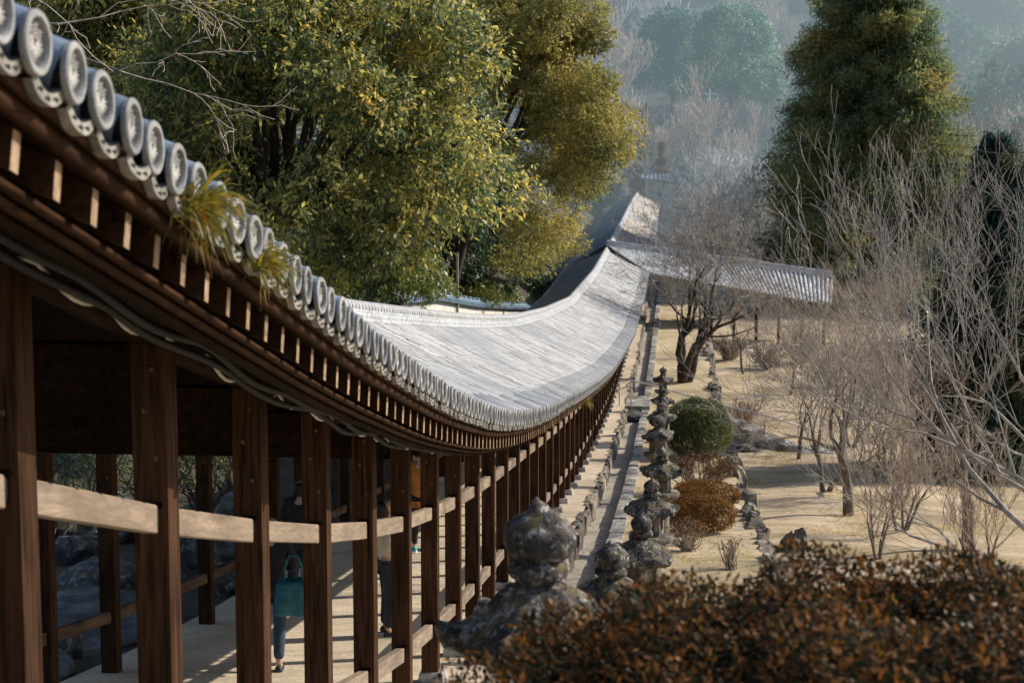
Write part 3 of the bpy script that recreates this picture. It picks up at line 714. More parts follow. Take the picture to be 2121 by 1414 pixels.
# rafters
b = MB(); RL = 1.05
for x, z in ((0, 0), (-RL, RL * .40)):
    for y in (-.024, .024):
        for dz in (-.052, .052): b.v.append((x, y, z + dz))
b.f = [(0, 1, 3, 2), (4, 6, 7, 5), (0, 4, 5, 1), (2, 3, 7, 6), (1, 5, 7, 3), (0, 2, 6, 4)]; b.m = [0] * 6
b.m[0] = 1; rm = b.mesh('rafter'); rm.materials.append(M['beam_warm']); rm.materials.append(M['rafter'])  # end face coloured paler: the sun on it is painted in
RP = .272; far = MB()
for i in range(-4, 400):
    y = 3.93 + i * RP
    if y > 110: break
    s = math.atan(slope(y)); L = Vector((-1.615 - XM, y, float(F(y)) + 2.446)); R = Matrix.Rotation(s, 4, 'X')
    if i < 96:
        o = bpy.data.objects.new('rafter', rm); COL.objects.link(o); o.parent = cor; o.location = L; o.rotation_euler = (s, 0, random.uniform(-.03, .03))
    else:
        for q_ in range(6): far.add([R @ Vector(b.v[u]) + L for u in b.f[q_]], [(0, 1, 2, 3)], b.m[q_])
o = far.build('rafter_row', [M['beam_warm'], M['rafter']], cor); o['kind'] = 'stuff'

# posts, base stones
b = MB(); b.box((0, 0, 1.33), (PW, PW, 2.70))
for px_, pz_ in ((.03, 2.02), (-.02, 2.24), (.02, 2.43)): b.box((px_, -PW / 2 - .004, pz_), (.022, .012, .026), mi=1)
for pz_ in (1.80, .62): b.box((PW / 2 - .07, -PW / 2 - .002, pz_), (.085, .02, .03), mi=2)
pmesh = b.mesh('post')
def post_at(k, x, mat_, cache={}):
    if mat_ not in cache:
        me = pmesh.copy(); me.materials.append(M[mat_]); me.materials.append(M['rail_in']); me.materials.append(M['beam']); o = bpy.data.objects.new('post', me); COL.objects.link(o); o.parent = cor
        bevel(o, .008, 2); cache[mat_] = o
    else: o = cache[mat_].copy(); COL.objects.link(o); o.parent = cor
    y = YK(k) - PW / 2; o.location = (x - XM, y, float(F(y))); o.rotation_euler = (0, 0, random.uniform(-.015, .015)); return o
farp = MB(); np_ = 0
for k in range(-5, 94):
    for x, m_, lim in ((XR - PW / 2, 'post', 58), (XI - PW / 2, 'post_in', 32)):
        y = YK(k) - PW / 2
        if k <= lim: post_at(k, x, m_)
        else: farp.box((x - XM, y, float(F(y)) + 1.33), (PW, PW, 2.7))
o = farp.build('post_row', M['post'], cor); o['kind'] = 'stuff'
b = MB(); b.box((0, 0, .03), (.29, .27, .22), taper=.84, jit=.012); bm_ = b.mesh('base_stone'); bm_.materials.append(M['basestone']); first = None
for k in range(-2, 94):
    y = YK(k) - PW / 2
    if k < 90:
        if first is None: first = o = bpy.data.objects.new('base_stone', bm_); COL.objects.link(o); bevel(o, .02, 2); o.parent = cor
        else: o = first.copy(); COL.objects.link(o); o.parent = cor
        o.location = (XR - PW / 2 - XM + .02, y, float(F(y)) - .02); o.rotation_euler = (0, 0, random.choice((0, PI)) + random.uniform(-.06, .06))
# rails
def bar_v(mb, x, w_, h0, hh, ya, yb, n=2):
    for i in range(n):
        a, c = ya + (yb - ya) * i / n, ya + (yb - ya) * (i + 1) / n
        za, zc = float(F(a)) + h0, float(F(c)) + h0; base = len(mb.v)
        mb.v += [(x - w_ / 2, a, za - hh / 2), (x + w_ / 2, a, za - hh / 2), (x + w_ / 2, a, za + hh / 2), (x - w_ / 2, a, za + hh / 2), (x - w_ / 2, c, zc - hh / 2), (x + w_ / 2, c, zc - hh / 2), (x + w_ / 2, c, zc + hh / 2), (x - w_ / 2, c, zc + hh / 2)]
        q = [(0, 1, 5, 4), (1, 2, 6, 5), (2, 3, 7, 6), (3, 0, 4, 7)] + ([(3, 2, 1, 0)] if i == 0 else []) + ([(4, 5, 6, 7)] if i == n - 1 else [])
        mb.f += [tuple(j + base for j in f) for f in q]; mb.m += [0] * len(q)
farr = MB(); nr = 0
for k in range(-4, 93):
    ya, yb = YK(k - 1) - .006, YK(k) - PW + .006
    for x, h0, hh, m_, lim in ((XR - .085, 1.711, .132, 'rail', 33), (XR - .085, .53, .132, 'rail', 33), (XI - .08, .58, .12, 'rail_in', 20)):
        if k <= lim:
            mb = MB(); yc = (ya + yb) / 2; zc = float(F(yc)) + h0
            sl_ = math.atan((float(F(yb)) - float(F(ya))) / (yb - ya)); mb.box((0, 0, 0), (.075, (yb - ya) / math.cos(sl_), hh * math.cos(sl_) + random.uniform(-.008, .008)))
            o = mb.build('rail', M[m_], cor); o.location = (x - XM, yc, (float(F(ya)) + float(F(yb))) / 2 + h0); o.rotation_euler.x = sl_; bevel(o, .006, 1)
        elif k < 88: bar_v(farr, x - XM, .075, h0, hh, ya, yb, 1)
o = farr.build('rail_row', M['rail'], cor); o['kind'] = 'stuff'
# cross beams
cbm = None
for k in range(-3, 60):
    y = YK(k) - PW / 2
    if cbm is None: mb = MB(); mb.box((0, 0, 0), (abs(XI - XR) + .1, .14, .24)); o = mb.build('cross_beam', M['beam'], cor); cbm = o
    else: o = cbm.copy(); COL.objects.link(o); o.parent = cor
    o.location = ((XR + XI - PW) / 2 - XM, y, float(F(y)) + 2.42)

# cables under the eave
def cable(name, label, pts, r, m, straps=False):
    b = MB(); b.tube(pts, r, 7); t = tag(b.build(name, m, None, True), label, 'cable'); return t
def droop(x, h, amp, per, y0, y1, ph=0., n=None):
    out = []
    y = y0
    while y < y1:
        f = ((y + ph) % per) / per; out.append((x + .01 * math.sin(y * 5), y, float(F(y)) + h - amp * math.sin(PI * f) ** 1.2 + .012 * math.sin(y * 3.1))); y += .09
    return out
cable('cable', 'grey white cable hanging in shallow waves along the dark eave beam', droop(-1.99, 2.405, .055, .62, 2.2, 30), .008, M['cable_white'])
cable('cable', 'upper of the two thick black cables tied along the eave', droop(-1.90, 2.385, .022, 1.35, 2.2, 40, .3), .019, M['cable_black'])
cable('cable', 'lower of the two thick black cables, beside the grey white cable', droop(-1.96, 2.375, .03, 1.6, 2.2, 40, .9), .017, M['cable_black'])

# ------------------------------------------------------------------ side wing with ribbed roof, far roofs
def ribbed_roof(name, label, A, B, Cc, D, pitch=.27, rib=.07, thick=.12, walls=None, mats=('pan', 'rib', 'ridge', 'plaster'), back=True):
    """A-B ridge ends, D-Cc the eave ends of the slope in view"""
    A, B, Cc, D = map(Vector, (A, B, Cc, D)); t = thing(name, label, 'building' if walls else 'roof', (A + B) / 2 * 1.0)
    o = (A + B) / 2; A, B, Cc, D = A - o, B - o, Cc - o, D - o
    nrm = (B - A).cross(D - A).normalized()
    if nrm.z < 0: nrm = -nrm
    n = max(2, int((B - A).length / pitch)); b = MB(); rb = MB()
    A2, B2 = A + (A - D) , B + (B - Cc); A2.z, B2.z = D.z, Cc.z
    b.add([A, B, Cc, D, A - nrm * thick, B - nrm * thick, Cc - nrm * thick, D - nrm * thick], [(0, 1, 2, 3), (7, 6, 5, 4), (3, 2, 6, 7), (1, 5, 6, 2), (0, 3, 7, 4)])
    if back: b.add([A, B, B2, A2, A - Vector((0, 0, thick)), B - Vector((0, 0, thick)), B2 - Vector((0, 0, thick)), A2 - Vector((0, 0, thick))], [(3, 2, 1, 0), (4, 5, 6, 7), (2, 3, 7, 6)])
    for i in range(n + 1):
        f = i / n; p, q = A.lerp(B, f), D.lerp(Cc, f)
        m_ = [p.lerp(q, g) + nrm * (.012 + random.uniform(-.008, .008)) for g in (0, .33, .66, 1.01)]
        rb.tube(m_, rib, 6)
    b.build('roof', M[mats[0]], t); rb.build('cover_tile_rows', M[mats[1]], t)
    r = MB(); up = Vector((0, 0, 1)); dr = (B - A).normalized(); sd_ = dr.cross(up).normalized()
    for hgt, wd in ((.06, .2), (.16, .15)):
        r.add([A + sd_ * wd - up * .1, A - sd_ * wd - up * .1, A - sd_ * wd + up * hgt, A + sd_ * wd + up * hgt, B + sd_ * wd - up * .1, B - sd_ * wd - up * .1, B - sd_ * wd + up * hgt, B + sd_ * wd + up * hgt],
              [(0, 1, 2, 3), (7, 6, 5, 4), (3, 2, 6, 7), (0, 3, 7, 4), (1, 5, 6, 2)])
    m_ = int((B - A).length / .3); r.tube([A.lerp(B, i / m_) + up * .18 for i in range(m_ + 1)], [.075 + .02 * (i % 2) for i in range(m_ + 1)], 8)
    r.build('ridge', M[mats[2]], t)
    if walls:
        wm = MB(); ins = .35; P = [D.lerp(Cc, .03), D.lerp(Cc, .97), B2.lerp(A2, .03), B2.lerp(A2, .97)]; c = sum(P, Vector()) / 4
        P = [p + (c - p).normalized() * ins * 1.4 for p in P]; zb = walls - o.z
        top = [p - Vector((0, 0, .05)) for p in P]; bot = [Vector((p.x, p.y, zb)) for p in P]
        wm.add(top + bot, [(0, 1, 5, 4), (1, 2, 6, 5), (2, 3, 7, 6), (3, 0, 4, 7)]); wm.build('wall', M[mats[3]], t)
    return t
wa, wb = W(796, 321, 95), W(1092, 362, 95); wc, wd = W(1090, 399, 93), W(850, 358, 93)
wing = ribbed_roof('side_wing', 'tiled side wing branching off the corridor roof, its pale ribbed slope behind bare trees', (-4.0, 95.2, wa.z), wb, wc, (-1.45, 93, wd.z - .03), .26, .062)
for i in range(7):       # open posts that carry the wing
    f = .22 + i * .125; p = Vector((-1.45, 93, wd.z)).lerp(wc, f) + Vector((0, .5, -.2)); q = float(H(p.x, p.y)); b = MB()
    b.box((p.x - wing.location.x, p.y - wing.location.y, (p.z + q) / 2 - wing.location.z), (.17, .17, p.z - q + .2)); b.build('post', M['post'], wing)

A = W(938, 204, 172); B = W(1008, 208, 172); Cc = W(1010, 233, 168.5); D = W(936, 230, 168.5)
ribbed_roof('far_house', 'hazy house with a grey ribbed roof beyond the bare trees, left of the tall conifer', A, B, Cc, D, .42, .10, .2, float(H(B.x, B.y)) - 1)
A = W(846, 222, 172); B = W(884, 228, 172); Cc = W(888, 240, 169.5); D = W(842, 234, 169.5)
ribbed_roof('far_shed', 'low hazy pale roof just beyond the far end of the corridor', A, B, Cc, D, .35, .08, .15, float(H(B.x, B.y)) - 1, mats=('pan', 'pan', 'pan', 'plaster'))
A = W(296, 118, 47); B = W(420, 150, 47); Cc = W(430, 186, 44.5); D = W(290, 170, 44.5)
ribbed_roof('hillside_hall', 'grey blue tiled roof glimpsed through the leaves of the big evergreen', A, B, Cc, D, .2, .04, .15, float(H(B.x, B.y)) - .5, mats=('bluetile', 'bluetile', 'bluetile', 'plaster'))

# small tile-capped garden wall behind the corridor
gw = thing('tiled_garden_wall', 'low garden wall with blue grey tile coping showing behind the corridor ridge', 'garden wall', (-6.9, 52, float(H(-6.9, 52))))
prof = [(.32, -.10), (.32, -.05), (.10, .05), (.10, .14), (.06, .15), (-.06, .15), (-.10, .14), (-.10, .05), (-.32, -.05), (-.32, -.10)]
yy = np.arange(40, 76, .6); zt = np.interp(yy, [40, 46, 55, 66, 76], [-3.35, -3.78, -4.75, -5.80, -6.7])
V = np.array([[(-6.9 + x - gw.location.x, y - gw.location.y, z0 + h - gw.location.z) for x, h in prof] for y, z0 in zip(yy, zt)]); k = np.arange(V.shape[0] * 10).reshape(-1, 10); k2 = np.roll(k, -1, 1)
link('coping', bulk('coping', V.reshape(-1, 3), np.stack([k[:-1], k2[:-1], k2[1:], k[1:]], -1).reshape(-1, 4)), M['bluetile'], gw)
b = MB()
for y, z in zip(yy[::2], zt[::2]): b.box((0, y - gw.location.y, z + .17 - gw.location.z), (.2, .22, .10), mi=0, jit=.01)
for y in np.arange(40, 76, .3):
    z = float(np.interp(y, yy, zt)); 
    b.tube([(.1, y - gw.location.y, z + .07 - gw.location.z), (.34, y - gw.location.y, z - .055 - gw.location.z)], .045, 6)
b.build('cap_tiles', M['bluetile'], gw)
V = np.array([[(-6.9 + x - gw.location.x, y - gw.location.y, (z0 - .1 if top else min(float(H(-6.9, y)) - .3, z0 - 1)) - gw.location.z) for x, top in ((.16, 0), (.16, 1), (-.16, 1), (-.16, 0))] for y, z0 in zip(yy, zt)]); k = np.arange(V.shape[0] * 4).reshape(-1, 4)
link('wall_face', bulk('wall_face', V.reshape(-1, 3), np.stack([k[:-1, :-1], k[:-1, 1:], k[1:, 1:], k[1:, :-1]], -1).reshape(-1, 4)), M['plaster'], gw)

# ------------------------------------------------------------------ stone lanterns
def lantern(label, X, Y, tipz, seed, bulb=1.0, scale_w=1.0, capstyle='hex', moss=True, rot=.3, body='lantern_pale'):
    zb = float(F(Y)) - .26; Ht = tipz - zb; k = Ht / 1.85
    t = thing('stone_lantern', label, 'lantern', (X, Y, zb), rot, 'stone lanterns in a row beside the path')
    S = k * scale_w; rs = random.Random(seed)
    def place(b, name, z0, m, rough, sc, smooth=True):
        b.v = [(x * S, y * S, z * k + z0 * k) for x, y, z in b.v]; b.rough(rough * S, sc / S, seed + z0); return b.build(name, m, t, smooth)
    b = MB(); b.lathe([(.33, 0), (.335, .06), (.32, .10), (.24, .15), (.20, .2), (.19, .22)], 24, lambda r, z, a, i: (r * (1 + .05 * math.cos(6 * a)), z)); place(b, 'base', 0, M[body], .012, 4)
    b = MB(); b.lathe([(.155, .0), (.15, .1), (.14, .2), (.15, .31), (.162, .33), (.162, .37), (.15, .39), (.14, .5), (.15, .64), (.155, .66)], 24); place(b, 'shaft', .2, M[body], .01, 4)
    b = MB(); b.lathe([(.16, 0), (.22, .04), (.31, .09), (.33, .11), (.33, .17), (.30, .18), (.1, .185)], 24, lambda r, z, a, i: (r * (1 + .04 * math.cos(6 * a)), z)); place(b, 'platform', .84, M[body], .012, 4)
    # light box with four openings
    b = MB(); w_ = .15; h_ = .29; e = .045; d = .05
    for q in range(4):
        R = Matrix.Rotation(q * PI / 2, 3, 'Z')
        o = [(-w_, -w_, 0), (w_, -w_, 0), (w_, -w_, h_), (-w_, -w_, h_)]; n_ = [(-w_ + e + .03, -w_, .06), (w_ - e - .03, -w_, .06), (w_ - e - .03, -w_, h_ - .06), (-w_ + e + .03, -w_, h_ - .06)]
        inn = [(x, y + d, z) for x, y, z in n_]; v = [R @ Vector(p) for p in o + n_ + inn]
        b.add(v, [(0, 1, 5, 4), (1, 2, 6, 5), (2, 3, 7, 6), (3, 0, 4, 7), (4, 5, 9, 8), (5, 6, 10, 9), (6, 7, 11, 10), (7, 4, 8, 11), (8, 9, 10, 11)])
    b.v = [(x * S, y * S, z * k + 1.02 * k) for x, y, z in b.v]; b.build('light_box', M[body], t)
    # roof stone with curled corners
    b = MB(); n = 48; N = 6 if capstyle == 'hex' else 4; amp = .13 if capstyle == 'hex' else .16
    if capstyle == 'round': amp = .03
    def mod(r, z, a, i):
        f = r / .36; cc = max(0, math.cos(N * a)) ** 2
        rr = r * (1 + amp * math.cos(N * a) * f * f); zz = z + (.075 * cc * f ** 5 if amp > .05 else 0)
        return rr, zz
    b.lathe([(.16, 0), (.29, -.012), (.35, .0), (.365, .035), (.36, .075), (.33, .098), (.28, .135), (.22, .178), (.165, .215), (.125, .235), (.12, .25)], n, mod)
    if amp > .05:
        for q in range(N):
            a = 2 * PI * q / N; bm = bmesh.new(); bmesh.ops.create_icosphere(bm, subdivisions=2, radius=.062 * (1.1 if N == 4 else 1))
            c = Vector((math.cos(a) * .37, math.sin(a) * .37, .085)); b.add([v.co + c for v in bm.verts], [tuple(v.index for v in f.verts) for f in bm.faces]); bm.free()
    place(b, 'cap', 1.31, M['lantern'], .034, 6)
    b = MB(); r = .135 * bulb / scale_w
    b.lathe([(.115, 0), (.092, .02), (.095, .032), (.118, .044), (.129, .058), (.129, .078), (.116, .090), (.088, .096), (.092, .104), (r * .84, .122), (r, .16), (r * .98, .20), (r * .82, .235), (r * .55, .262), (r * .33, .28), (r * .22, .30), (r * .10, .315), (.004, .325)] if bulb < 1.3 else
            [(.07, 0), (.1, .03), (.07, .06), (r * .7, .08), (r, .14), (r * 1.02, .2), (r * .85, .26), (r * .5, .3), (r * .15, .318), (.004, .325)], 28)
    place(b, 'finial', 1.55, M['lantern'], .017, 11)
    return t
L_ = [(706, 660, 6.1, .96, .84, 'hex', 'large lichened stone lantern in the foreground, out of focus beside the bronze hedge'),
      (803, 712.7, 13.3, 1.0, 1.0, 'hex', 'stone lantern of which only the onion finial shows above the bronze hedge'),
      (842.4, 673, 18.0, .9, 1.0, 'round', 'stone lantern with a domed cap patched with white lichen and orange moss'),
      (855.6, 627, 23.4, .9, 1.0, 'hex', 'very dark curled-cap stone lantern beside the two orange clipped shrubs'),
      (868.8, 585.6, 30.0, .8, 1.0, 'hex', 'stone lantern with a curled cap beside the brown twiggy shrub'),
      (863, 546, 38.6, 1.4, .92, 'square', 'stone lantern with a mossy ball finial in front of the round green shrub'),
      (868.8, 526, 44.8, .95, 1.0, 'hex', 'dark stone lantern behind the mossy ball finial, left of the round green shrub'),
      (869.5, 508, 51.5, .95, 1.0, 'hex', 'dark stone lantern next to the low mounded shrub under the gnarled tree'),
      (870.5, 481.6, 59.2, 1.0, .9, 'square', 'farthest stone lantern with an ochre mossy cap, under the gnarled bare tree')]
for i, (px, py, Y, bl, sw, st, lb) in enumerate(L_):
    p = W(px, py, Y); lantern(lb, p.x, Y, p.z, i + 1, bl, sw, st, rot=.25 + i * .37, body='lantern_pale' if i not in (3,) else 'lantern_pale')

# ------------------------------------------------------------------ shrubs of the terrace
def tz(Y): return float(F(Y)) - .25
def at_terr(px, py, off=-.25):
    r = ray(px, py)
    for i in range(8, 2000):
        y = i * .1
        if r[2] * y / r[1] <= float(F(y)) + off: return Vector((r[0] * y / r[1], y, float(F(y)) + off))
p = Vector((.66, 47.4, tz(47.4))); shrub('round_shrub', 'round clipped dark green shrub behind the ball-topped lantern', p, (1.0, 1.0, .95), 21, M['leaf_bush'], 9000, .05, .03, lift=-.12, stems=12)
p = Vector((.60, 39.0, tz(39))); shrub('twiggy_shrub', 'brown half bare shrub with pale stems in front of the round green shrub', p, (1.0, .85, .54), 22, M['leaf_rust'], 14000, .045, .022, lift=.12, gap=.6, stems=60, mstem=M['twig_tan'], nclump=44, cr=(.16, .3), inner=.1)
p = Vector((.66, 35.2, tz(35.2))); shrub('clipped_shrub', 'low orange brown clipped shrub behind the larger orange dome', p, (.78, .6, .32), 23, M['leaf_orange'], 16000, .032, .022, lift=.10, stems=14, group='orange clipped shrubs')
p = Vector((.50, 32.0, tz(32))); shrub('clipped_shrub', 'larger orange brown clipped dome shrub with visible stems beside the dark lantern', p, (.74, .66, .40), 24, M['leaf_orange'], 18000, .032, .022, lift=-.02, stems=14, group='orange clipped shrubs')
p = Vector((.26, 29.2, tz(29.2))); shrub('twiggy_shrub', 'thin rust brown twiggy shrub below the orange dome', p, (.46, .5, .36), 25, M['leaf_rust'], 14000, .035, .02, lift=.02, gap=.7, stems=44, mstem=M['twig_tan'], nclump=36, cr=(.14, .26), inner=.1)
p = Vector((.95, 27.0, tz(27))); shrub('twiggy_shrub', 'sparse leafless little shrub with few leaves near the rock wall', p, (.3, .36, .28), 26, M['leaf_rust'], 1200, .03, .02, lift=.1, gap=.8, stems=34, mstem=M['twig_tan'], nclump=20, cr=(.14, .26), inner=.1)
p = Vector((.05, 54.5, tz(54.5))); shrub('mounded_shrub', 'low dark mounded shrub between the far lanterns and the gnarled tree', p, (.95, .9, .38), 27, M['leaf_dark'], 2600, .05, .026, lift=.08, stems=10)
p = hit(975, 560); shrub('bare_bush', 'small bare reddish brown bush on the sandy yard beside the handrail', p, (1.0, 1.0, .6), 28, M['leaf_rust'], 700, .04, .02, lift=.15, gap=.8, stems=110, mstem=M['twig_tan'], nclump=60, cr=(.12, .24), inner=.1)
p = W(766, 527, 28.8); 

# foreground azalea hedge: a clipped mass of bronze leaves
rng = np.random.default_rng(99)
hg = thing('azalea_hedge', 'clipped azalea hedge with glossy bronze and rust leaves filling the near corner', 'hedge', (1.0, 3.9, float(H(1.0, 3.9))))
hz = hg.location.z
HC = np.array([.97, 3.95, -1.97]); HR = np.array([1.62, 1.0, .93])
def hedge_surf(d):
    p_ = np.abs(d) ** 3.3; s = 1 / (p_.sum(1) ** (1 / 3.3)); return d * s[:, None]
n = 240000; d = unit(rng.normal(size=(n, 3))); d[:, 1] = np.where(d[:, 1] > .45, -d[:, 1], d[:, 1]); d[:, 2] = np.where(d[:, 2] < -.6, -d[:, 2], d[:, 2]); 
sf = hedge_surf(d); lump = 1 + .035 * np.sin(sf[:, 0] * 9 + 1) * np.cos(sf[:, 1] * 8) + .03 * np.sin(sf[:, 0] * 23 + sf[:, 2] * 17)
C = HC + sf * HR * lump[:, None] * np.where(rng.uniform(0, 1, n) < .72, 1.01 - .11 * rng.uniform(0, 1, n) ** 1.3, rng.uniform(.35, .86, n))[:, None]
Q = leaves(C, d + np.array([0, 0, .4]), .023, .011, rng, -.2) - np.array(hg.location)
link('foliage', quads('foliage', Q), M['leaf_hedge'], hg)
M['hedge_core'] = simple('dark hedge interior', (.010, .011, .007), .95, .6, 60., Specular_IOR_Level=0.)  # solid core added behind the leaves, inner shade painted into its colour
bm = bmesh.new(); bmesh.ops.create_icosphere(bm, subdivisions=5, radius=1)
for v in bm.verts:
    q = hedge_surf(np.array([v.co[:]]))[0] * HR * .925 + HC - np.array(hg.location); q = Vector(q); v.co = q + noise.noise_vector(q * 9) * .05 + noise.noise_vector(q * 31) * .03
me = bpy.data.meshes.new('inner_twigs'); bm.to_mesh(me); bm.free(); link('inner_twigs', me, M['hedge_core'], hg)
Sg = []
for i in range(70):
    a = np.array([rng.uniform(-.5, .5) + 0, rng.uniform(-.3, .3), .0]); dd = unit(rng.normal(size=(1, 3)))[0]; dd[2] = abs(dd[2]); tg = HC - np.array(hg.location) + hedge_surf(dd[None])[0] * HR * .9
    p0 = a
    for j in range(5):
        f = (j + 1) / 5; q = a + (tg - a) * f + rng.normal(size=3) * .04; Sg.append((p0, q, .014 * (1 - .7 * j / 5), .014 * (1 - .7 * f))); p0 = q
link('stems', seg_mesh('stems', [s[0] for s in Sg], [s[1] for s in Sg], [s[2] for s in Sg], [s[3] for s in Sg], 5), M['bark'], hg)

# tufts growing on the eave tiles
def tuft(label, p, n, L, seed, up=.5):
    rng = np.random.default_rng(seed); Q = []
    for i in range(n):
        d = unit(rng.normal(size=3) + np.array([.9, 0, up])); l = L * rng.uniform(.5, 1.2); w_ = rng.uniform(.003, .008); q = np.array([rng.normal() * .02, rng.normal() * .07, rng.normal() * .02]); sd_ = unit(np.cross(d, rng.normal(size=3))); vel = d.copy()
        for j in range(5):
            q2 = q + vel * l / 5; vel = unit(vel + np.array([.05, 0, -.34])); a, c = w_ * (1 - j / 5.5), w_ * (1 - (j + 1) / 5.5)
            Q.append([q - sd_ * a, q + sd_ * a, q2 + sd_ * c, q2 - sd_ * c]); q = q2
    return tag(bpy_set(link('eave_tuft', quads('eave_tuft', np.array(Q)), M['fern']), p), label, 'plant', 'plants growing on the eave tiles')
def bpy_set(o, p): o.location = p; return o
tuft('longer drooping olive tuft growing between the near eave tiles', (-1.50, 5.08, float(F(5.08)) + 2.60), 190, .21, 1, .25)
tuft('smaller bright yellow green tuft on the eave, farther down the roof', (-1.50, 5.93, float(F(5.93)) + 2.61), 150, .17, 2, .45)
tuft('tiny yellowish tuft under the eave at the bottom of the roof curve', (-1.55, 28.7, float(F(28.7)) + 2.45), 60, .2, 3, .2)

# ------------------------------------------------------------------ handrail, steps, slabs, stump, rocks
hr = thing('handrail', 'thin metal handrail on slim posts crossing the path and descending to the yard', 'handrail', (0, 61, tz(61)))
pts = [W(811, 496, 61), W(830, 499.5, 61), W(867, 508, 61), W(923.4, 525.5, 61), W(1010.6, 546.7, 61), W(1075, 567, 61)]
b = MB(); b.tube([p - hr.location for p in pts], .032, 8); b.build('rail', M['steel'], hr, True)
for px, py in ((813, 496.5), (828.6, 499.3), (960, 535.5), (1004.7, 545.5), (1048, 558.5)):
    p = W(px, py, 61); z = float(F(61)) if p.x < -1.72 else (float(F(61)) - .4 if p.x < -1.2 else float(H(p.x, 61)))
    b = MB(); b.tube([(p.x - 0, 0, z - .05 - hr.location.z), (p.x, 0, p.z - hr.location.z)], .024, 8); b.build('post', M['steel'], hr, True)
for i, (px, py) in enumerate(((957, 550), (982, 560), (1007, 571), (1032, 580), (1057, 588), (1080, 594))):
    p = W(px, py, 60 - i * .35); g = float(H(p.x, p.y)); z = max(p.z, g + .07); hh = z - g + .15
    b = MB(); b.box((0, 0, -hh / 2), (.66, 1.35, hh), jit=.03); o = bevel(b.build('step_stone', M['basestone']), .03, 2)
    o.location = (p.x, p.y, z); o.rotation_euler = (random.uniform(-.03, .03), random.uniform(-.02, .02), .5 + random.uniform(-.15, .15))
    tag(o, 'pale flat step stone in the flight descending from the terrace to the sandy yard', 'step stone', 'pale step stones below the handrail')
b = MB(); b.box((0, 0, 0), (.95, 2.6, .2), jit=.03); o = bevel(b.build('bridge_slab', M['kerb']), .04, 2); o.location = (-1.38, 62.3, float(F(62.3)) - .05); tag(o, 'flat pale stone slab bridging the gutter path under the handrail', 'stone slab')
def rock(name, label, p, r, seed, m='rock', cat='rock', group=None, sq=.6, rz=0):
    bm = bmesh.new(); bmesh.ops.create_icosphere(bm, subdivisions=4, radius=1); R = random.Random(seed)
    pl = [(Vector((R.gauss(0, 1), R.gauss(0, 1), R.gauss(0, .8))).normalized(), R.uniform(.55, .9)) for _ in range(11)]; o_ = Vector((seed * 3.3, 1, 2))
    for v in bm.verts:
        c = v.co.copy()
        for nn, dd in pl:
            e = c.dot(nn) - dd
            if e > 0: c -= nn * e * .92
        c += noise.noise_vector(c * 2.2 + o_) * .10 + noise.noise_vector(c * 7 + o_) * .035; v.co = Vector((c.x * r[0], c.y * r[1], c.z * r[2]))
    me = bpy.data.meshes.new(name); bm.to_mesh(me); bm.free(); me.polygons.foreach_set('use_smooth', [True] * len(me.polygons))
    o = link(name, me, M[m]); o.location = p; o.rotation_euler.z = rz; return tag(o, label, cat, group)
b = None
rock('rock', 'dark flat rock lying across the gutter path in front of the stone slab', Vector((-1.42, 59.4, float(F(59.4)) - .3)), (.5, .75, .28), 5)
rock('rock', 'low dark boulder at the foot of the step stones', Vector((2.25, 57.8, float(H(2.25, 57.8)) + .05)), (1.0, .5, .22), 6)
# tree stump: jagged, split
p = hit(1043, 724); st = MB(); n = 26
st.lathe([(.44, -.1), (.36, .0), (.30, .10), (.27, .2), (.26, .30), (.22, .36), (.14, .30), (.05, .25)], n, lambda r, z, a, i: (r * (1 + .20 * math.sin(3 * a + 1) + .10 * math.sin(8 * a) + .05 * math.sin(15 * a)), z + (max(0, z) * (.38 * math.sin(2 * a + .6) + .10 * math.sin(7 * a)) if i > 2 else 0)))
st.rough(.03, 9, 4); o = st.build('tree_stump', M['bark'], None, False); o.location = p; o.rotation_euler.z = .5; tag(o, 'weathered jagged grey tree stump in the yard just above the hedge', 'stump')

# garden seen between the posts
for i, (px, py, Y, r, lb) in enumerate(((125, 742, 23, (.65, .6, .35), 'long flat grey garden rock between the first two posts'), (108, 716, 25.5, (.5, .5, .42), 'mossy grey garden rock far behind the leftmost posts'), (290, 745, 22.5, (.42, .4, .4), 'rounded garden rock seen just left of the third post'), (262, 720, 25, (.8, .5, .62), 'upright garden rock behind the second inner post'), (318, 705, 27.5, (.6, .6, .8), 'tall shaded garden rock near the walker with the bag'), (215, 735, 24, (.5, .4, .35), 'squat garden rock hidden partly by the second post'), (75, 822, 17.2, (.35, .3, .3), 'small dark rock under the edge of the garden slab'), (150, 700, 28, (1.2, .8, .6), 'broad dark rock at the foot of the garden shrubs'))):
    p = W(px, py, Y); p.z = float(H(p.x, p.y)) + r[2] * .25; rock('garden_rock', lb, p, r, 30 + i, rz=i)
def slab(name, label, c, d, seed, rz):
    bm = bmesh.new(); R = random.Random(seed); n = 11; vs = [bm.verts.new((math.cos(2 * PI * i / n) * d[0] * R.uniform(.82, 1.1), math.sin(2 * PI * i / n) * d[1] * R.uniform(.82, 1.1), 0)) for i in range(n)]
    f = bm.faces.new(vs); e = bmesh.ops.extrude_face_region(bm, geom=[f]); 
    for v in [g for g in e['geom'] if isinstance(g, bmesh.types.BMVert)]: v.co.z += d[2]
    bmesh.ops.recalc_face_normals(bm, faces=bm.faces); me = bpy.data.meshes.new(name); bm.to_mesh(me); bm.free(); o = link(name, me, M['slab_dark']); o.location = c; o.rotation_euler.z = rz; bevel(o, .03, 2); return tag(o, label, 'stone slab')
slab('garden_slab', 'broad flat bluish stone slab over the garden ditch left of the corridor', Vector((-7.2, 19.2, float(F(19.2)) - .10)), (1.15, 1.5, .17), 3, .3)
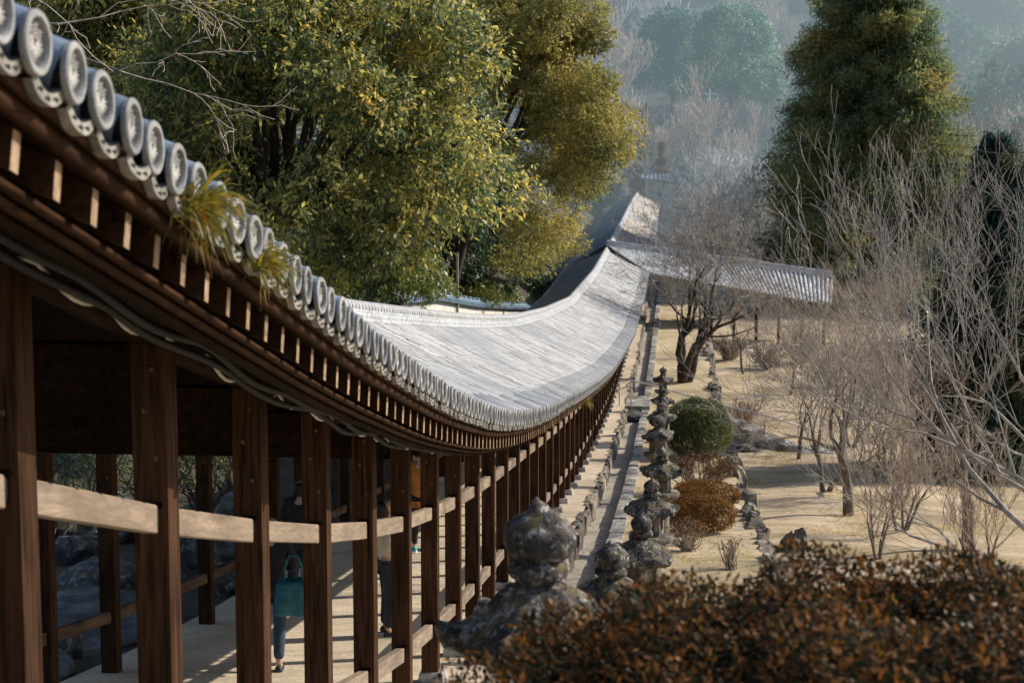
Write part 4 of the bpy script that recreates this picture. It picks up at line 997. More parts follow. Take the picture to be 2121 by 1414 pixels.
slab('garden_slab', 'smaller shaded stone slab beside the corridor platform, seen under the lower inner rail', Vector((-6.6, 15.6, float(F(15.6)) - .14)), (.6, 1.1, .13), 4, .1)
for i, (px, py, Y, R3, m, lb) in enumerate(((135, 625, 29, (1.5, 1.2, .8), 'leaf_yellow', 'yellow tipped garden shrub seen under the tie beam between the first posts'), (265, 640, 32, (1.2, 1., 1.0), 'leaf_bush', 'green garden shrub behind the second inner post'), (300, 618, 34, (1.1, 1., .9), 'leaf_orange', 'rust tinted garden shrub seen between the second and third posts'), (60, 650, 27, (1.3, 1.2, 1.3), 'leaf_dark', 'dark garden shrub seen left of the first inner posts'), (190, 660, 31, (1.6, 1.2, 1.2), 'leaf_dark', 'dark garden shrub behind the yellow tipped one'))):
    p = W(px, py, Y); p.z = float(H(p.x, p.y)); top = W(px, py, Y).z - p.z; shrub('garden_shrub', lb, p, R3, 50 + i, M[m], 700, .07, .035, lift=max(0., top - R3[2]), gap=.3, stems=14)

# ------------------------------------------------------------------ trees left of the corridor
def G(x, y, dz=0): return Vector((x, y, float(H(x, y)) + dz))
broadleaf('broadleaf_evergreen', 'large broad-leaved evergreen with glossy sunlit leaves overhanging the near roof on the left', G(-8.6, 33), W(395, 165, 31), (4.5, 3.8, 3.8), 120, 1800, .135, .056, 41, M['leaf_big'], M['bark_dark'], .26, droop=.3, cr=(.12, .23), nlimb=40, flat=.7,
          extra=[(W(560, 235, 30), (1.1, 1.1, .9)), (W(600, 190, 30), (.9, 1., .8)), (W(520, 130, 30), (1.1, 1.1, .8)), (W(575, 60, 31), (1.1, 1, .9)), (W(600, 260, 30.5), (.7, .8, .6)), (W(480, 300, 31), (1.2, 1.1, .9)), (W(400, 330, 30.5), (1.2, 1.1, .8)), (W(545, 300, 31), (.7, .8, .6))])
broadleaf('broadleaf_evergreen', 'second glossy evergreen with yellowish leaves at the far left above the eave tiles', G(-14.5, 40), W(190, 120, 39), (3.6, 3.2, 3.6), 110, 1500, .14, .06, 141, M['leaf_big'], M['bark_dark'], .24, droop=.3, cr=(.13, .25), nlimb=30)
broadleaf('golden_evergreen', 'big golden green evergreen with small leaves and rounded lobes left of the far roof', G(-9.2, 62), W(690, 150, 60), (4.4, 4.2, 6.0), 130, 2100, .12, .06, 42, M['leaf_fine'], M['bark_dark'], .30, droop=.1, cr=(.12, .22), nlimb=34, flat=.8,
          extra=[(W(795, 175, 58), (1.4, 1.4, 1.1)), (W(770, 150, 58), (1.2, 1.2, 1.0)), (W(800, 195, 57), (.9, 1, .7)), (W(765, 235, 58), (1.1, 1.1, .7)), (W(730, 100, 59), (1.5, 1.5, 1.2)), (W(690, 40, 60), (1.6, 1.6, 1.3)), (W(650, 100, 60), (1.5, 1.5, 1.2)), (W(700, 300, 60), (1.2, 1.1, .9)), (W(756, 228, 59), (1.3, 1.2, .9)), (W(722, 285, 61), (1.4, 1.2, 1.0)), (W(688, 340, 63), (1.3, 1.1, .7))])
broadleaf('evergreen_shrub', 'dense dark evergreen shrub mass just behind the near corridor ridge', G(-7.6, 36), W(478, 342, 35.5), (1.75, 1.6, 1.15), 50, 1500, .12, .055, 43, M['leaf_bush'], M['bark_dark'], .08, cr=(.25, .4), inner=.6)
broadleaf('evergreen_shrub', 'yellowish low evergreen shrub in front of the dense dark one', G(-6.9, 33), W(395, 372, 32.5), (1.3, 1.0, .6), 30, 1500, .09, .045, 44, M['leaf_yellow'], M['bark_dark'], .06, cr=(.3, .5), inner=.6)
broadleaf('evergreen_shrub', 'small green clipped shrub beside the tiled garden wall', G(-8.0, 60), W(636, 392, 58), (1.2, 1.0, .5), 26, 1600, .09, .05, 45, M['leaf_yellow'], M['bark_dark'], .05, cr=(.3, .5), inner=.6)
broadleaf('evergreen_shrub', 'green evergreen shrub touching the ridge line under the glossy evergreen', G(-7.6, 44), W(520, 368, 44), (1.7, 1.4, 1.0), 46, 1500, .11, .05, 144, M['leaf_bush'], M['bark_dark'], .06, cr=(.28, .46), inner=.6)
broadleaf('evergreen_shrub', 'yellowish evergreen shrub at the left end of the tiled garden wall', G(-8.2, 50), W(556, 384, 50), (1.2, 1.2, .7), 36, 1500, .10, .05, 145, M['leaf_yellow'], M['bark_dark'], .05, cr=(.3, .5), inner=.6)
broadleaf('evergreen_shrub', 'dark evergreen shrub under the left part of the glossy evergreen', G(-8.4, 37), W(430, 375, 36.5), (1.5, 1.3, .9), 40, 1500, .11, .05, 146, M['leaf_dark'], M['bark_dark'], .05, cr=(.3, .5), inner=.6)
broadleaf('shade_tree', 'dark shaded evergreen filling the gap between the two large evergreens', G(-10.5, 68), W(618, 290, 66), (3.0, 2.6, 2.8), 60, 1000, .16, .07, 46, M['leaf_dark'], M['bark_dark'], .2, cr=(.22, .36))
broadleaf('shade_tree', 'dark tree with a thick trunk standing behind the glossy evergreen', G(-8.3, 52), W(560, 215, 51), (2.6, 2.4, 3.2), 50, 900, .15, .07, 47, M['leaf_dark'], M['bark_dark'], .30, cr=(.22, .36))
broadleaf('garden_pine', 'small spreading evergreen with a forked pale trunk beside the far roof', G(-8.3, 72), W(700, 320, 70), (2.5, 2.0, .95), 36, 1000, .14, .05, 48, M['leaf_fine'], M['bark'], .16, cr=(.3, .55), nlimb=14, flat=.55)
for i, (px, py, Y, R3, m, lb) in enumerate(((775, 300, 112, (2.6, 7., 2.0), 'leaf_yellow', 'bright yellow green hedge bank running along the far roof'), (745, 335, 90, (2.2, 4.5, 1.5), 'leaf_yellow', 'nearer yellow green bushes below the small spreading evergreen'), (800, 268, 138, (2.8, 6, 2.2), 'leaf_dark', 'dark bush strip against the far end of the shaded roof slope'), (700, 372, 80, (1.4, 2, .9), 'leaf_dark', 'dark bush in the corner between the garden wall and the roof'), (620, 372, 56, (1.8, 1.3, 1.0), 'leaf_dark', 'dark garden bush behind the thin wooden pole'))):
    X_ = min(W(px, py, Y).x, -6.75 - R3[0] * .95); Y = min(170, -X_ * 2165 / (886 - px)); c = W(px, py, Y); broadleaf('hedge_bush', lb, G(X_, Y), (X_, Y, c.z), R3, 46, 900, .15, .08, 60 + i, M[m], M['bark_dark'], .06, cr=(.3, .5), inner=.6)
p = W(652, 392, 64)
for i, (x, y, R3, lb) in enumerate(((-8.6, 76, (1.3, 2.6, 1.2), 'yellow green clipped bush on the bank beside the shaded roof slope, nearest of three'), (-9.3, 90, (1.6, 3.4, 1.5), 'yellow green clipped bush on the bank, middle one of three along the shaded roof'), (-9.8, 106, (1.8, 4.0, 1.7), 'yellow green clipped bush on the bank, farthest of three along the shaded roof'))):
    broadleaf('hedge_bush', lb, G(x, y), (x, y, float(H(x, y)) + R3[2] * .8), R3, 46, 1100, .12, .065, 160 + i, M['leaf_yellow'], M['bark_dark'], .05, cr=(.3, .5), inner=.6)
gl = thing('garden_lantern', 'small dark stone lantern in the garden under the small spreading evergreen', 'lantern', (p.x, 64, p.z - .1))
for nm, pr in (('base', [(.3, -1.2), (.3, 0), (.2, .06)]), ('shaft', [(.11, .06), (.1, .3), (.11, .55)]), ('light_box', [(.2, .55), (.24, .6), (.17, .64), (.17, .85), (.2, .86)]), ('cap', [(.42, .84), (.44, .9), (.3, 1.0), (.1, 1.12)]), ('finial', [(.08, 1.12), (.12, 1.2), (.08, 1.3), (.01, 1.4)])):
    b = MB(); b.lathe(pr, 12); b.rough(.012, 5, 3); b.build(nm, M['lantern'], gl, True)
p = W(600, 398, 50); b = MB(); b.tube([(0, 0, -1.5), (.01, 0, 1.55)], [.05, .04], 8); o = b.build('wooden_pole', M['pole']); o.location = p; tag(o, 'thin bare wooden pole standing in the garden behind the tiled wall', 'pole')

# wood on the left slope behind the big evergreens
rs = random.Random(4); kids = None
for i in range(26):
    Y = rs.uniform(44, 104); X = -rs.uniform(11 + (Y - 44) * .06, 15 + (Y - 40) * .32)
    if i == 0:
        tr = broadleaf('slope_tree', 'olive green tree in the wood on the left slope behind the big evergreens', G(X, Y), G(X, Y, 6.0), (3.4, 3.4, 4.2), 60, 900, .20, .09, 71, M['leaf_fine'], M['bark_dark'], .22, 'trees in the wood on the left slope', cr=(.22, .36)); kids = children(tr)
    else: dup_tree(tr, kids, G(X, Y), rs.uniform(0, 6.28), scale=rs.uniform(.8, 1.35))
bare_tree('bare tree at the top left whose pale twigs hang in front of the evergreen leaves', G(-9.6, 19), M['twig_tan'], M['bark'], None, seed=31, trunk_h=7.6, r0=.14, spread=.6, levels=4, kids=(2, 3, 3, 2), lens=(.62, .6, .5, .5), up=.05, wob=.24, split=.35, rmin=.006, droop=.28, thick=.02, starts=[((0, 0, 7.4), (1, .1, .14), 2.4, .05), ((0, 0, 7.2), (.9, -.2, .2), 2.2, .035)])

# ------------------------------------------------------------------ right: conifers and bare trees
conifer('tall_conifer', 'tall dense conifer with bronze tinted sprays rising out of the picture', G(13.4, 118), 33, 9.6, 81, M['needle'], M['bark_dark'], nbr=700, per=600, L=.40, Wd=.09, spread=1.0, top_f=.03, clear=.04, droop=.45)
conifer('dark_conifer', 'dark conifer with a ragged brown tinted top at the right edge, behind bare branches', G(10.1, 54), 10.8, 2.9, 82, M['needle_dark'], M['bark_dark'], nbr=330, per=330, L=.26, Wd=.06, spread=.7, top_f=.07, clear=.10, droop=.5)
conifer('dark_conifer', 'second dark conifer at the right edge, farther back and lower', G(14.0, 57), 10.0, 3.4, 83, M['needle_dark'], M['bark_dark'], nbr=330, per=330, L=.28, Wd=.065, spread=.7, top_f=.05, clear=.08, droop=.5)
conifer('young_conifer', 'small dark conifer left of the far grey roofed house', G(3.4, 150), 5.2, 1.2, 84, M['needle_dark'], M['bark_far'], nbr=90, per=60, L=.5, Wd=.2, spread=.8, group='pair of small far conifers')
conifer('young_conifer', 'slightly taller small dark conifer right in front of the far grey roofed house', G(6.6, 152), 6.0, 1.4, 85, M['needle_dark'], M['bark_far'], nbr=90, per=60, L=.5, Wd=.2, spread=.8, group='pair of small far conifers')

bare_tree('gnarled dark bare tree with twisted forked trunks on the far terrace', G(.35, 70.5, .25), M['twig_grey'], M['bark_dark'], None, lean=(.25, 0), seed=13, trunk_h=3.3, r0=.22, spread=.68, levels=5, kids=(3, 4, 3, 3, 2), lens=(.85, .72, .62, .55, .5), up=.16, wob=.24, split=.4, rmin=.008, roots=4, root_ang=.3, thick=.03, scale=.85)
bare_tree('tan bare tree with a stout pale trunk, the nearer of two below the side wing', G(4.46, 42.2), M['twig_tan'], M['bark'], None, scale=.74, seed=14, trunk_h=2.6, r0=.21, spread=.44, levels=5, kids=(4, 4, 4, 3, 2), lens=(1.0, .72, .6, .52, .5), up=.22, wob=.19, split=.5, rmin=.0055, thick=.025)
bare_tree('slender tan bare tree with a forked trunk just behind the stout yard tree', G(4.3, 47), M['twig_tan'], M['bark'], None, scale=.72, seed=17, trunk_h=2.4, r0=.12, spread=.44, levels=5, kids=(4, 4, 3, 3, 2), lens=(1.0, .75, .6, .55, .5), up=.22, wob=.19, split=.4, rmin=.0055, roots=2, root_ang=.2, thick=.025)
bare_tree('tan bare tree near the step stones, farther back in the yard', G(4.2, 56), M['twig_tan'], M['bark'], None, scale=.6, seed=19, trunk_h=2.6, r0=.13, spread=.5, levels=5, kids=(4, 4, 3, 3, 2), lens=(.95, .72, .6, .55, .5), up=.2, wob=.2, split=.4, rmin=.006, thick=.025)
bare_tree('dense thicket-like bare tree in the yard below the right end of the side wing', G(6.4, 60), M['twig_tan'], M['bark'], None, scale=.6, seed=23, trunk_h=2.5, r0=.12, spread=.5, levels=5, kids=(4, 4, 4, 3, 2), lens=(1.0, .75, .6, .55, .5), up=.2, wob=.2, split=.3, rmin=.006, roots=3, root_ang=.35, thick=.025)
bare_tree('tall grey bare tree with a thick trunk in the bright yard near the right edge', G(6.5, 36.6), M['twig_grey'], M['bark'], None, scale=.78, seed=27, trunk_h=3.3, r0=.2, spread=.48, levels=5, kids=(4, 4, 3, 3, 2), lens=(.95, .75, .62, .55, .5), up=.2, wob=.18, split=.45, rmin=.005, thick=.025)
bare_tree('blue grey bare tree at the right edge with long low branches across the yard', G(6.3, 24), M['twig_grey'], M['twig_grey'], None, seed=35, trunk_h=2.6, r0=.12, spread=.5, levels=5, kids=(4, 4, 3, 3, 2), lens=(1.1, .68, .6, .55, .5), up=.2, wob=.15, split=.2, rmin=.004, lean=(-.1, .1), thick=.02, starts=[((-.05, 0, 1.4), (-1, .15, .42), 3.4, .06), ((0, 0, 1.7), (-.9, .5, .62), 3.4, .05), ((0, 0, 1.2), (-1, -.1, .25), 3.0, .045), ((0, 0, 2.0), (-.7, .1, .95), 3.0, .05)])
bare_tree('second blue grey bare tree just outside the right edge with upright shoots', G(8.3, 31), M['twig_grey'], M['twig_grey'], None, seed=38, trunk_h=3.0, r0=.13, spread=.5, levels=5, kids=(3, 3, 3, 2, 2), lens=(1.1, .75, .6, .55, .5), up=.25, wob=.18, split=.25, rmin=.004, lean=(-.3, 0), thick=.02)
bare_tree('small multi-stemmed bare sapling in the yard behind the hedge', G(4.3, 34.6), M['twig_tan'], M['bark'], None, seed=44, trunk_h=1.1, r0=.035, spread=.5, levels=4, kids=(3, 3, 3, 2), lens=(.8, .65, .6, .5), up=.4, wob=.15, split=.4, rmin=.004, roots=4, root_ang=.3, thick=.02)

# bare grey and pink trees in the valley: three kinds, copied
vb = []
for sd_, tm_ in ((51, 'twig_far'), (53, 'twig_far_grey'), (57, 'twig_far')):
    vb.append(dict(seed=sd_, trunk_h=3.2, r0=.2, spread=.62, levels=5, kids=(3, 4, 3, 3, 2), lens=(.9, .78, .66, .55, .5), up=.12, wob=.2, split=.4, rmin=.012, roots=1 + (sd_ == 53), thick=.05))
protos = []
spots = [(4.2, 110, 0), (3.4, 122, 1), (6.6, 120, 2), (-9.5, 172, 0), (-6.5, 184, 2), (5.2, 138, 1), (8.2, 134, 0), (-13, 176, 0), (4.4, 156, 1), (11.5, 150, 1), (2.2, 172, 1), (-16, 184, 0), (9.5, 166, 0), (21, 128, 1)]
gl_ = ['pinkish bare tree in the valley around the far end of the corridor', 'pale grey bare tree in the valley around the far end of the corridor', 'spreading pinkish bare tree among the valley trees beyond the side wing']
gg = ['pinkish bare valley trees', 'pale grey bare valley trees', 'spreading bare valley trees']
rs = random.Random(8)
for j, kw in enumerate(vb):
    x, y, _ = [s for s in spots if s[2] == j][0]
    t = bare_tree(gl_[j], G(x, y), M['twig_far' if j != 1 else 'twig_far_grey'], M['bark_far' if j != 1 else 'twig_far_grey'], gg[j], **kw); protos.append((t, children(t)))
seen = set()
for x, y, j in spots:
    if j not in seen: seen.add(j); continue
    dup_tree(protos[j][0], protos[j][1], G(x, y), rs.uniform(0, 6.28), scale=rs.uniform(.85, 1.25))

# the hazy wooded hill: evergreens, pines and bare trees as copies
hp = []
t = broadleaf('hill_evergreen', 'great rounded evergreen standing out pale and dense on the hazy hillside', G(6.3, 196), W(958, 85, 196), (5.6, 5, 7.2), 80, 800, .40, .22, 91, M['leaf_great'], M['bark_far'], .4, None, cr=(.26, .4), flat=.9); big = t
t = broadleaf('hill_evergreen', 'bluish evergreen tree in the wood on the hazy hillside', G(30, 205), G(30, 205, 6.5), (4.2, 4.2, 5.0), 42, 420, .50, .28, 92, M['leaf_far'], M['bark_far'], .35, 'evergreens on the hazy hillside', cr=(.26, .4)); hp.append((t, children(t)))
t = bare_tree('bare grey brown tree in the wood on the hazy hillside', G(20, 190), M['twig_far'], M['bark_far'], 'bare trees on the hazy hillside', name='hill_bare_tree', thick=.08, seed=61, trunk_h=4.2, r0=.22, spread=.48, levels=4, kids=(5, 5, 5, 4), lens=(.9, .75, .62, .55), up=.35, wob=.14, split=.4, rmin=.022); hp.append((t, children(t)))
t = bare_tree('pale bare tree in the wood on the hazy hillside', G(-14, 200), M['twig_far_grey'], M['twig_far_grey'], 'pale bare trees on the hazy hillside', name='hill_bare_tree', thick=.08, seed=63, trunk_h=4.4, r0=.2, spread=.5, levels=4, kids=(5, 5, 5, 4), lens=(.9, .75, .62, .55), up=.3, wob=.16, split=.4, rmin=.02); hp.append((t, children(t)))
t = conifer('hill_pine', 'open layered pine with a straight trunk on the hazy slope at the right edge', G(31, 168), 17, 5.2, 93, M['leaf_pine'], M['bark_far'], None, nbr=80, per=60, L=.7, Wd=.16, spread=.5, clear=.3, droop=.05); pine = (t, children(t))
t = conifer('hill_cedar', 'slender orange tinted cedar on the hazy slope left of the great rounded evergreen', G(-3.4, 178), 13, 2.0, 94, M['leaf_cedar'], M['bark_far'], None, nbr=120, per=60, L=.5, Wd=.2, spread=.8); 
dup_tree(t, children(t), G(-1.6, 172), 1.0, 'shorter orange tinted cedar below the slender one on the hazy slope', scale=.72)
dup_tree(pine[0], pine[1], G(39, 190), 2.0, 'second open pine, farther up the hazy slope near the right edge', scale=.9)
rs = random.Random(15); n = 0; Y = 176
while Y < 400:
    x0, x1 = -.125 * Y - 12, .235 * Y + 16; X = x0 + rs.uniform(0, 5)
    while X < x1:
        y = Y + rs.uniform(-6, 6)
        if not (abs(X - 6.3) < 8 and abs(y - 196) < 14) and not (14 < X < 10 and y < 200):
            r = rs.random(); ev = (.5 if X > .012 * Y else .24) + (.35 if X > 16 else 0) - (.1 if X < -2 else 0)
            j = 0 if r < ev else (1 if r < ev + .45 else 2)
            dup_tree(hp[j][0], hp[j][1], G(X, y), rs.uniform(0, 6.28), scale=rs.uniform(.85, 1.4)); n += 1
        X += rs.uniform(5.0, 8.5) * (1 + (Y - 176) / 400)
    Y += 13
# right flank beyond the yard
for i in range(26):
    Y = rs.uniform(132, 172); X = .215 * Y + rs.uniform(-7, 8)
    j = rs.choice((0, 1, 1, 2)); dup_tree(hp[j][0], hp[j][1], G(X, Y), rs.uniform(0, 6.28), scale=rs.uniform(.7, 1.1))
p = W(931, 150, 185); b = MB(); b.tube([(0, 0, -4), (0, 0, 3.2)], [.16, .11], 8); b.tube([(-.8, 0, 2.7), (.8, 0, 2.7)], .05, 5); o = b.build('utility_pole', M['concrete']); o.location = (p.x, 185, p.z - .5); tag(o, 'pale utility pole on the hazy slope in front of the great rounded evergreen', 'pole')
print('hill trees', n)

# ------------------------------------------------------------------ visitors inside the corridor
M['skin'] = simple('skin', (.50, .31, .22), .55, .08, 20.)
M['hair'] = simple('dark hair', (.014, .011, .010), .5)
M['black_cloth'] = simple('black coat cloth', (.014, .014, .017), .85)
M['navy'] = simple('dark navy trousers', (.018, .022, .032), .85)
M['jean'] = simple('dark blue jeans', (.03, .05, .075), .85)
M['cream'] = simple('cream sweater', (.55, .47, .36), .9, .12, 40.)
M['orange_cloth'] = simple('orange jacket cloth', (.50, .19, .03), .75)
M['teal'] = simple('teal bag fabric', (.008, .10, .135), .6, .35, 12.)
M['shoe_white'] = simple('white shoe rubber', (.6, .6, .6), .6)
M['shoe_black'] = simple('black shoe', (.02, .02, .022), .6)
M['shoe_teal'] = simple('teal shoe', (.02, .30, .36), .6)
def skin_obj(name, V, E, Rr, m, parent, root=0, sub=2):
    me = bpy.data.meshes.new(name); me.from_pydata([tuple(v) for v in V], E, []); o = link(name, me, m, parent)
    md = o.modifiers.new('skin', 'SKIN'); md.use_smooth_shade = True
    for i, r in enumerate(Rr):
        sv = me.skin_vertices[0].data[i]; sv.radius = r if isinstance(r, tuple) else (r, r); sv.use_root = (i == root)
    ss = o.modifiers.new('sub', 'SUBSURF'); ss.levels = sub; ss.render_levels = sub
    return o
def person(label, loc, rz, hgt, arms, legs, coat, trousers, shoes, hairlen, coat_len=.0, lean=0.):
    """arms/legs: per side (elbow, wrist, palm tip) and (knee, ankle, toe) offsets in body space, facing +Y"""
    k = hgt / 1.7; t = thing('person', label, 'person', loc, rz, None, k)
    V = []; E = []; R = []
    def add(p, r, link_to=None):
        V.append(Vector((p[0], p[1] + lean * max(0, p[2] - .9), p[2]))); R.append(r)
        if link_to is not None: E.append((link_to, len(V) - 1))
        return len(V) - 1
    pel = add((0, 0, .93), (.135, .10)); sp = add((0, -.01, 1.12), (.12, .09), pel); ch = add((0, -.015, 1.32), (.15, .10), sp); nk = add((0, 0, 1.46), .05, ch); jaw = add((0, .025, 1.535), (.056, .068), nk); mid = add((0, .015, 1.60), (.070, .086), jaw); top = add((0, .0, 1.665), (.056, .066), mid)
    add((0, .115, 1.585), .012, mid)                      # nose
    for sg in (-1, 1): add((sg * .083, .005, 1.59), .012, mid)   # ears
    JV = [(0, 0, .90), (0, -.01, 1.1), (0, -.015, 1.32), (0, -.01, 1.50)]; JR = [(.165, .13), (.15, .115), (.178, .125), (.088, .088)]; JE = [(0, 1), (1, 2), (2, 3)]
    TV = [(0, 0, .95)]; TR = [(.145, .115)]; TE = []
    for si, sg in enumerate((-1, 1)):
        e, wq, h = [Vector(q) for q in arms[si]]; sh = Vector((sg * .175, -.01, 1.385))
        a = add(sh, .052, ch); b_ = add(e, .040, a); c = add(wq, .027, b_); d = (h - wq).normalized()
        side = d.cross(Vector((sg, 0, 0)) if abs(d.x) < .8 else Vector((0, 0, 1))).normalized()
        pm_ = add(wq + d * .045, (.036, .018), c); pk = add(wq + d * .085, (.036, .016), pm_)
        nrm_ = side.cross(d)
        for fi, (o_, ln) in enumerate(((-.030, .066), (-.010, .078), (.010, .074), (.030, .058))):
            q0 = wq + d * .085 + side * o_; f1 = add(q0 + d * .010, .0095, pk); f2 = add(q0 + d * ln * .6 + nrm_ * .008, .0085, f1); add(q0 + d * ln + nrm_ * .026, .0075, f2)
        t1 = add(wq + d * .035 + side * -.042, .010, pm_); add(wq + d * .075 + side * -.062 + nrm_ * .012, .0085, t1)
        j = len(JV); JV += [tuple(sh), tuple(e), tuple(wq - (wq - e) * .06)]; JR += [.072, .058, .046]; JE += [(2, j), (j, j + 1), (j + 1, j + 2)]
        kn, an_, to = [Vector(q) for q in legs[si]]; hp_ = Vector((sg * .09, 0, .88))
        a = add(hp_, .085, pel); b_ = add(kn, .055, a); c = add(an_, .036, b_); add(to, (.04, .03), c)
        j = len(TV); TV += [tuple(hp_), tuple(kn), tuple(an_ + Vector((0, 0, .03)))]; TR += [.10, .074, .062]; TE += [(0, j), (j, j + 1), (j + 1, j + 2)]
        hl = an_ + (an_ - to).normalized() * .05; f_ = (to - an_); f_.z = 0; f_.normalize()
        so = skin_obj('shoe', [(an_.x, an_.y, .115), (hl.x, hl.y, .048), (an_.x + f_.x * .06, an_.y + f_.y * .06, .058), (an_.x + f_.x * .13, an_.y + f_.y * .13, .048), (an_.x + f_.x * .19, an_.y + f_.y * .19, .040)], [(0, 1), (1, 2), (2, 3), (3, 4)], [.042, .044, .045, .046, .036], M[shoes], t)
        sb = MB(); 
        for u in range(5):
            pass
        sb.tube([(hl.x - f_.x * .05, hl.y - f_.y * .05, .014), (an_.x + f_.x * .08, an_.y + f_.y * .08, .014), (an_.x + f_.x * .225, an_.y + f_.y * .225, .014)], [.014, .014, .012], 6); sw = [(x, y, z) for x, y, z in sb.v]; sb.v = [(x + (x - (an_.x)) * .0, y, z) for x, y, z in sw]
        sb2 = MB(); perp = Vector((-f_.y, f_.x, 0)); pl = [hl - f_ * .045 + perp * .03, hl - f_ * .045 - perp * .03, an_ + f_ * .08 - perp * .05, an_ + f_ * .2 - perp * .036, an_ + f_ * .235, an_ + f_ * .2 + perp * .036, an_ + f_ * .08 + perp * .05]
        m_ = len(pl); sb2.add([(q.x, q.y, .0) for q in pl] + [(q.x, q.y, .028) for q in pl], [tuple(range(m_))[::-1], tuple(range(m_, 2 * m_))] + [(i, (i + 1) % m_, (i + 1) % m_ + m_, i + m_) for i in range(m_)])
        sb2.build('sole', M['shoe_white'], so)
    skin_obj('body', V, E, R, M['skin'], t)
    if coat_len: JV.append((0, 0, .90 - coat_len)); JR.append((.185, .15)); JE.append((0, len(JV) - 1))
    jv = [(x, y + lean * max(0, z - .9), z) for x, y, z in JV]; jo = skin_obj('jacket', jv, JE, JR, M[coat], t)
    skin_obj('trousers', TV, TE, TR, M[trousers], t)
    hv = [(0, -.015 + lean * .75, 1.645), (0, -.04 + lean * .7, 1.58), (0, -.05 + lean * .65, 1.58 - hairlen)]
    skin_obj('hair', hv, [(0, 1), (1, 2)], [(.086, .092), (.098, .092), (.088, .072)], M['hair'], t)
    return t
def standing(s): return ((s * .1, .02, .50), (s * .1, -.01, .09), (s * .11, .13, .04))
def striding(s, f): return ((s * .09, .10 * f + .03, .50), (s * .09, (.24 if f > 0 else -.26), .09 if f > 0 else .13), (s * .1, (.38 if f > 0 else -.13), .04))
down = lambda s: ((s * .24, -.03, 1.10), (s * .25, .05, .86), (s * .25, .08, .76))
bent = lambda s: ((s * .24, -.02, 1.12), (s * .16, .20, 1.08), (s * .06, .27, 1.12))
def fl(x, y): return Vector((x, y, float(F(y))))
p1 = person('walker in a dark coat and blue jeans carrying a teal tote bag', fl(-4.14, 16.4), .15, 1.62, (down(-1), bent(1)), (striding(-1, 1), striding(1, -1)), 'black_cloth', 'jean', 'shoe_black', .16, .12)
person('visitor in a long black coat walking down the corridor beyond the teal bag', fl(-4.75, 20.4), -.1, 1.74, (down(-1), down(1)), (striding(-1, -1), striding(1, 1)), 'black_cloth', 'navy', 'shoe_black', .12, .22)
person('visitor in a cream sweater and dark trousers with black and white sneakers', fl(-3.34, 18.7), -1.2, 1.66, (bent(-1), bent(1)), (standing(-1), standing(1)), 'cream', 'navy', 'shoe_black', .2)
person('visitor in an orange jacket and teal shoes farther down the corridor', fl(-4.15, 26.4), .05, 1.76, (down(-1), bent(1)), (standing(-1), striding(1, 1)), 'orange_cloth', 'black_cloth', 'shoe_teal', .04, .05)
bag = thing('tote_bag', 'teal fabric tote bag hanging from the arm of the walker in blue jeans', 'bag', (-3.86, 16.2, float(F(16.2)) + .60), .2)
b = MB(); n = 20
b.lathe([(.10, .0), (.19, .01), (.20, .06), (.19, .2), (.175, .32), (.165, .38), (.155, .375), (.16, .3)], n, lambda r, z, a, i: (r * (.55 + .45 * abs(math.cos(a)) ** .5), z + .012 * math.sin(3 * a)))
b.v = [(x, y * .62, z) for x, y, z in b.v]; b.rough(.02, 6, 2); b.build('bag_body', M['teal'], bag, True)
for y in (-.05, .05):
    b = MB(); b.tube([(-.09, y, .36), (-.085, y * .8, .50), (-.04, y * .4, .62), (.04, y * .4, .62), (.085, y * .8, .50), (.09, y, .36)], .011, 6); b.build('handle', M['teal'], bag, True)

# ------------------------------------------------------------------ dry grass and leaf litter
M['grass'] = leaf_mat('dry winter grass', [(.16, .13, .04), (.34, .27, .09), (.50, .41, .18), (.58, .50, .28)], .3, .7, False, .6, .1)
M['litter'] = leaf_mat('fallen leaves', [(.07, .04, .02), (.18, .10, .05), (.32, .19, .09), (.42, .30, .18)], .1, .7, False, .6, .1)
def scatter(rng, n, x0, x1, y0, y1, thr, sc, zf):
    X = rng.uniform(x0, x1, n); Y = rng.uniform(y0, y1, n)
    nz = np.array([noise.noise(Vector((a * sc, b * sc, 3.7))) for a, b in zip(X, Y)]); k = nz > thr + rng.normal(0, .12, n)
    return X[k], Y[k]
rng = np.random.default_rng(5); Qs = []
for n, x0, x1, y0, y1, thr, terr in ((90000, 1.9, 12, 30, 90, .02, 0), (16000, -.9, 1.4, 20, 75, .05, 1), (26000, -.9, 1.4, 6, 30, .1, 1)):
    X, Y = scatter(rng, n, x0, x1, y0, y1, thr, .5, 0); Z = (F(Y) - .25) if terr else H(X, Y)
    m_ = len(X); d = unit(rng.normal(size=(m_, 3)) * np.array([1, 1, .2]) + np.array([0, 0, .8])); L = rng.uniform(.03, .09, m_)[:, None] * (1 if terr else 1.1); sd_ = unit(np.cross(d, rng.normal(size=(m_, 3)))) * .006
    C = np.stack([X, Y, Z - .01], -1); Qs.append(np.stack([C - sd_, C + sd_, C + d * L + sd_ * .3, C + d * L - sd_ * .3], 1))
tag(link('grass', quads('grass', np.concatenate(Qs)), M['grass']), kind='stuff')
Qs = []
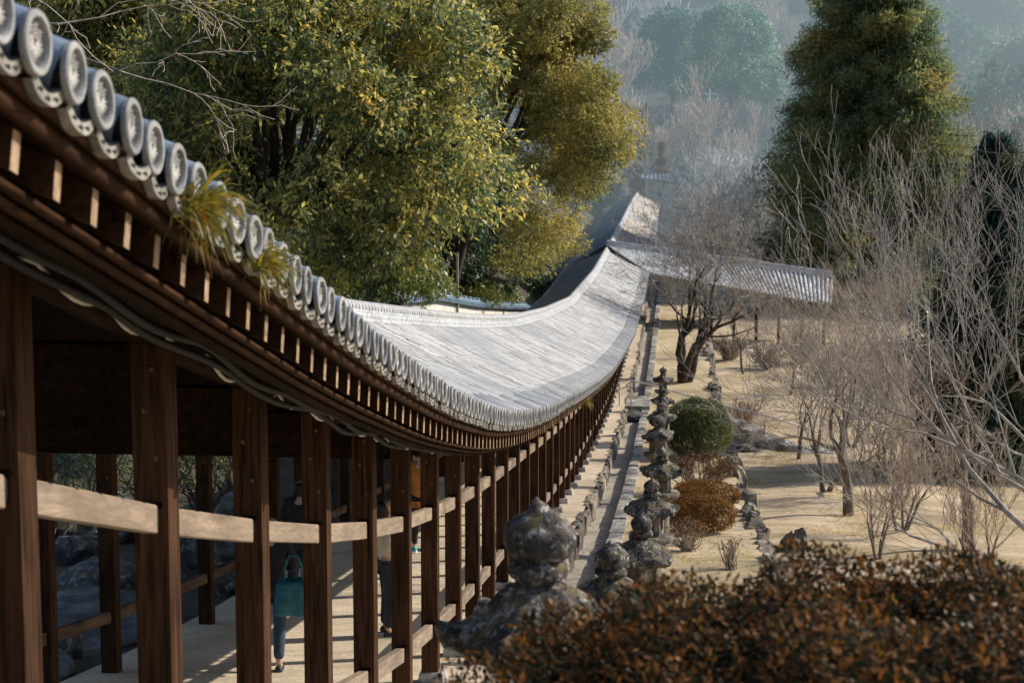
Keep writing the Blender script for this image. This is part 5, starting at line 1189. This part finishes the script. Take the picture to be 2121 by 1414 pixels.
for n, x0, x1, y0, y1, terr in ((5000, 1.9, 12, 28, 75, 0), (3500, -.9, 1.4, 8, 60, 1), (700, -1.7, -1.25, 8, 60, 2)):
    X, Y = scatter(rng, n, x0, x1, y0, y1, -.05, .8, 0); Z = F(Y) - .235 if terr == 1 else (F(Y) - .39 if terr == 2 else H(X, Y) + .012)
    Nn = np.tile(np.array([0, 0, 1.]), (len(X), 1)); Qs.append(leaves(np.stack([X, Y, Z], -1), Nn * 3, .07, .04, rng, 0.) * np.array([1, 1, 1]))
q = np.concatenate(Qs); q[:, :, 2] = q[:, :1, 2] + (q[:, :, 2] - q[:, :1, 2]) * .25
tag(link('leaf_litter', quads('leaf_litter', q), M['litter']), kind='stuff')

# more bare trees and bushes that screen the far part of the yard
def copies(name, lab, grp, spots_):
    src = [o for o in COL.objects if o.parent is None and o.get('label', '') == name][0]; ks = children(src)
    for x, y, sc, rz in spots_: dup_tree(src, ks, G(x, y), rz, lab, grp, sc)
copies('tan bare tree near the step stones, farther back in the yard', 'tan bare tree among those screening the far part of the yard', 'tan bare trees in the far part of the yard', [(6.0, 50, .55, 1.1), (9.3, 53, .62, 3.9), (7.4, 69, .7, 5.0), (5.2, 75, .62, .5), (9.6, 76, .7, 2.0), (3.4, 82, .6, 4.4)])
copies('small multi-stemmed bare sapling in the yard behind the hedge', 'thin bare sapling in the yard among the larger bare trees', 'thin bare saplings in the yard', [(5.4, 39, 1.2, 1.0), (6.2, 45.5, 1.3, 4.0), (8.8, 35, 1.1, .6), (5.9, 31.5, 1.0, 5.2), (7.0, 55, 1.4, 3.1)])
copies('small bare reddish brown bush on the sandy yard beside the handrail', 'bare brown bush in the thicket below the side wing', 'bare bushes below the side wing', [(4.6, 84, 1.3, 1.0), (6.4, 86, 1.5, 2.0), (8.4, 83, 1.5, 3.3), (10.6, 85, 1.6, .4), (12.8, 80, 1.6, 5.0), (7.2, 78, 1.2, 4.0), (14.6, 74, 1.5, 2.6), (2.8, 87, 1.3, 1.6), (12, 70, 1.3, .9)])
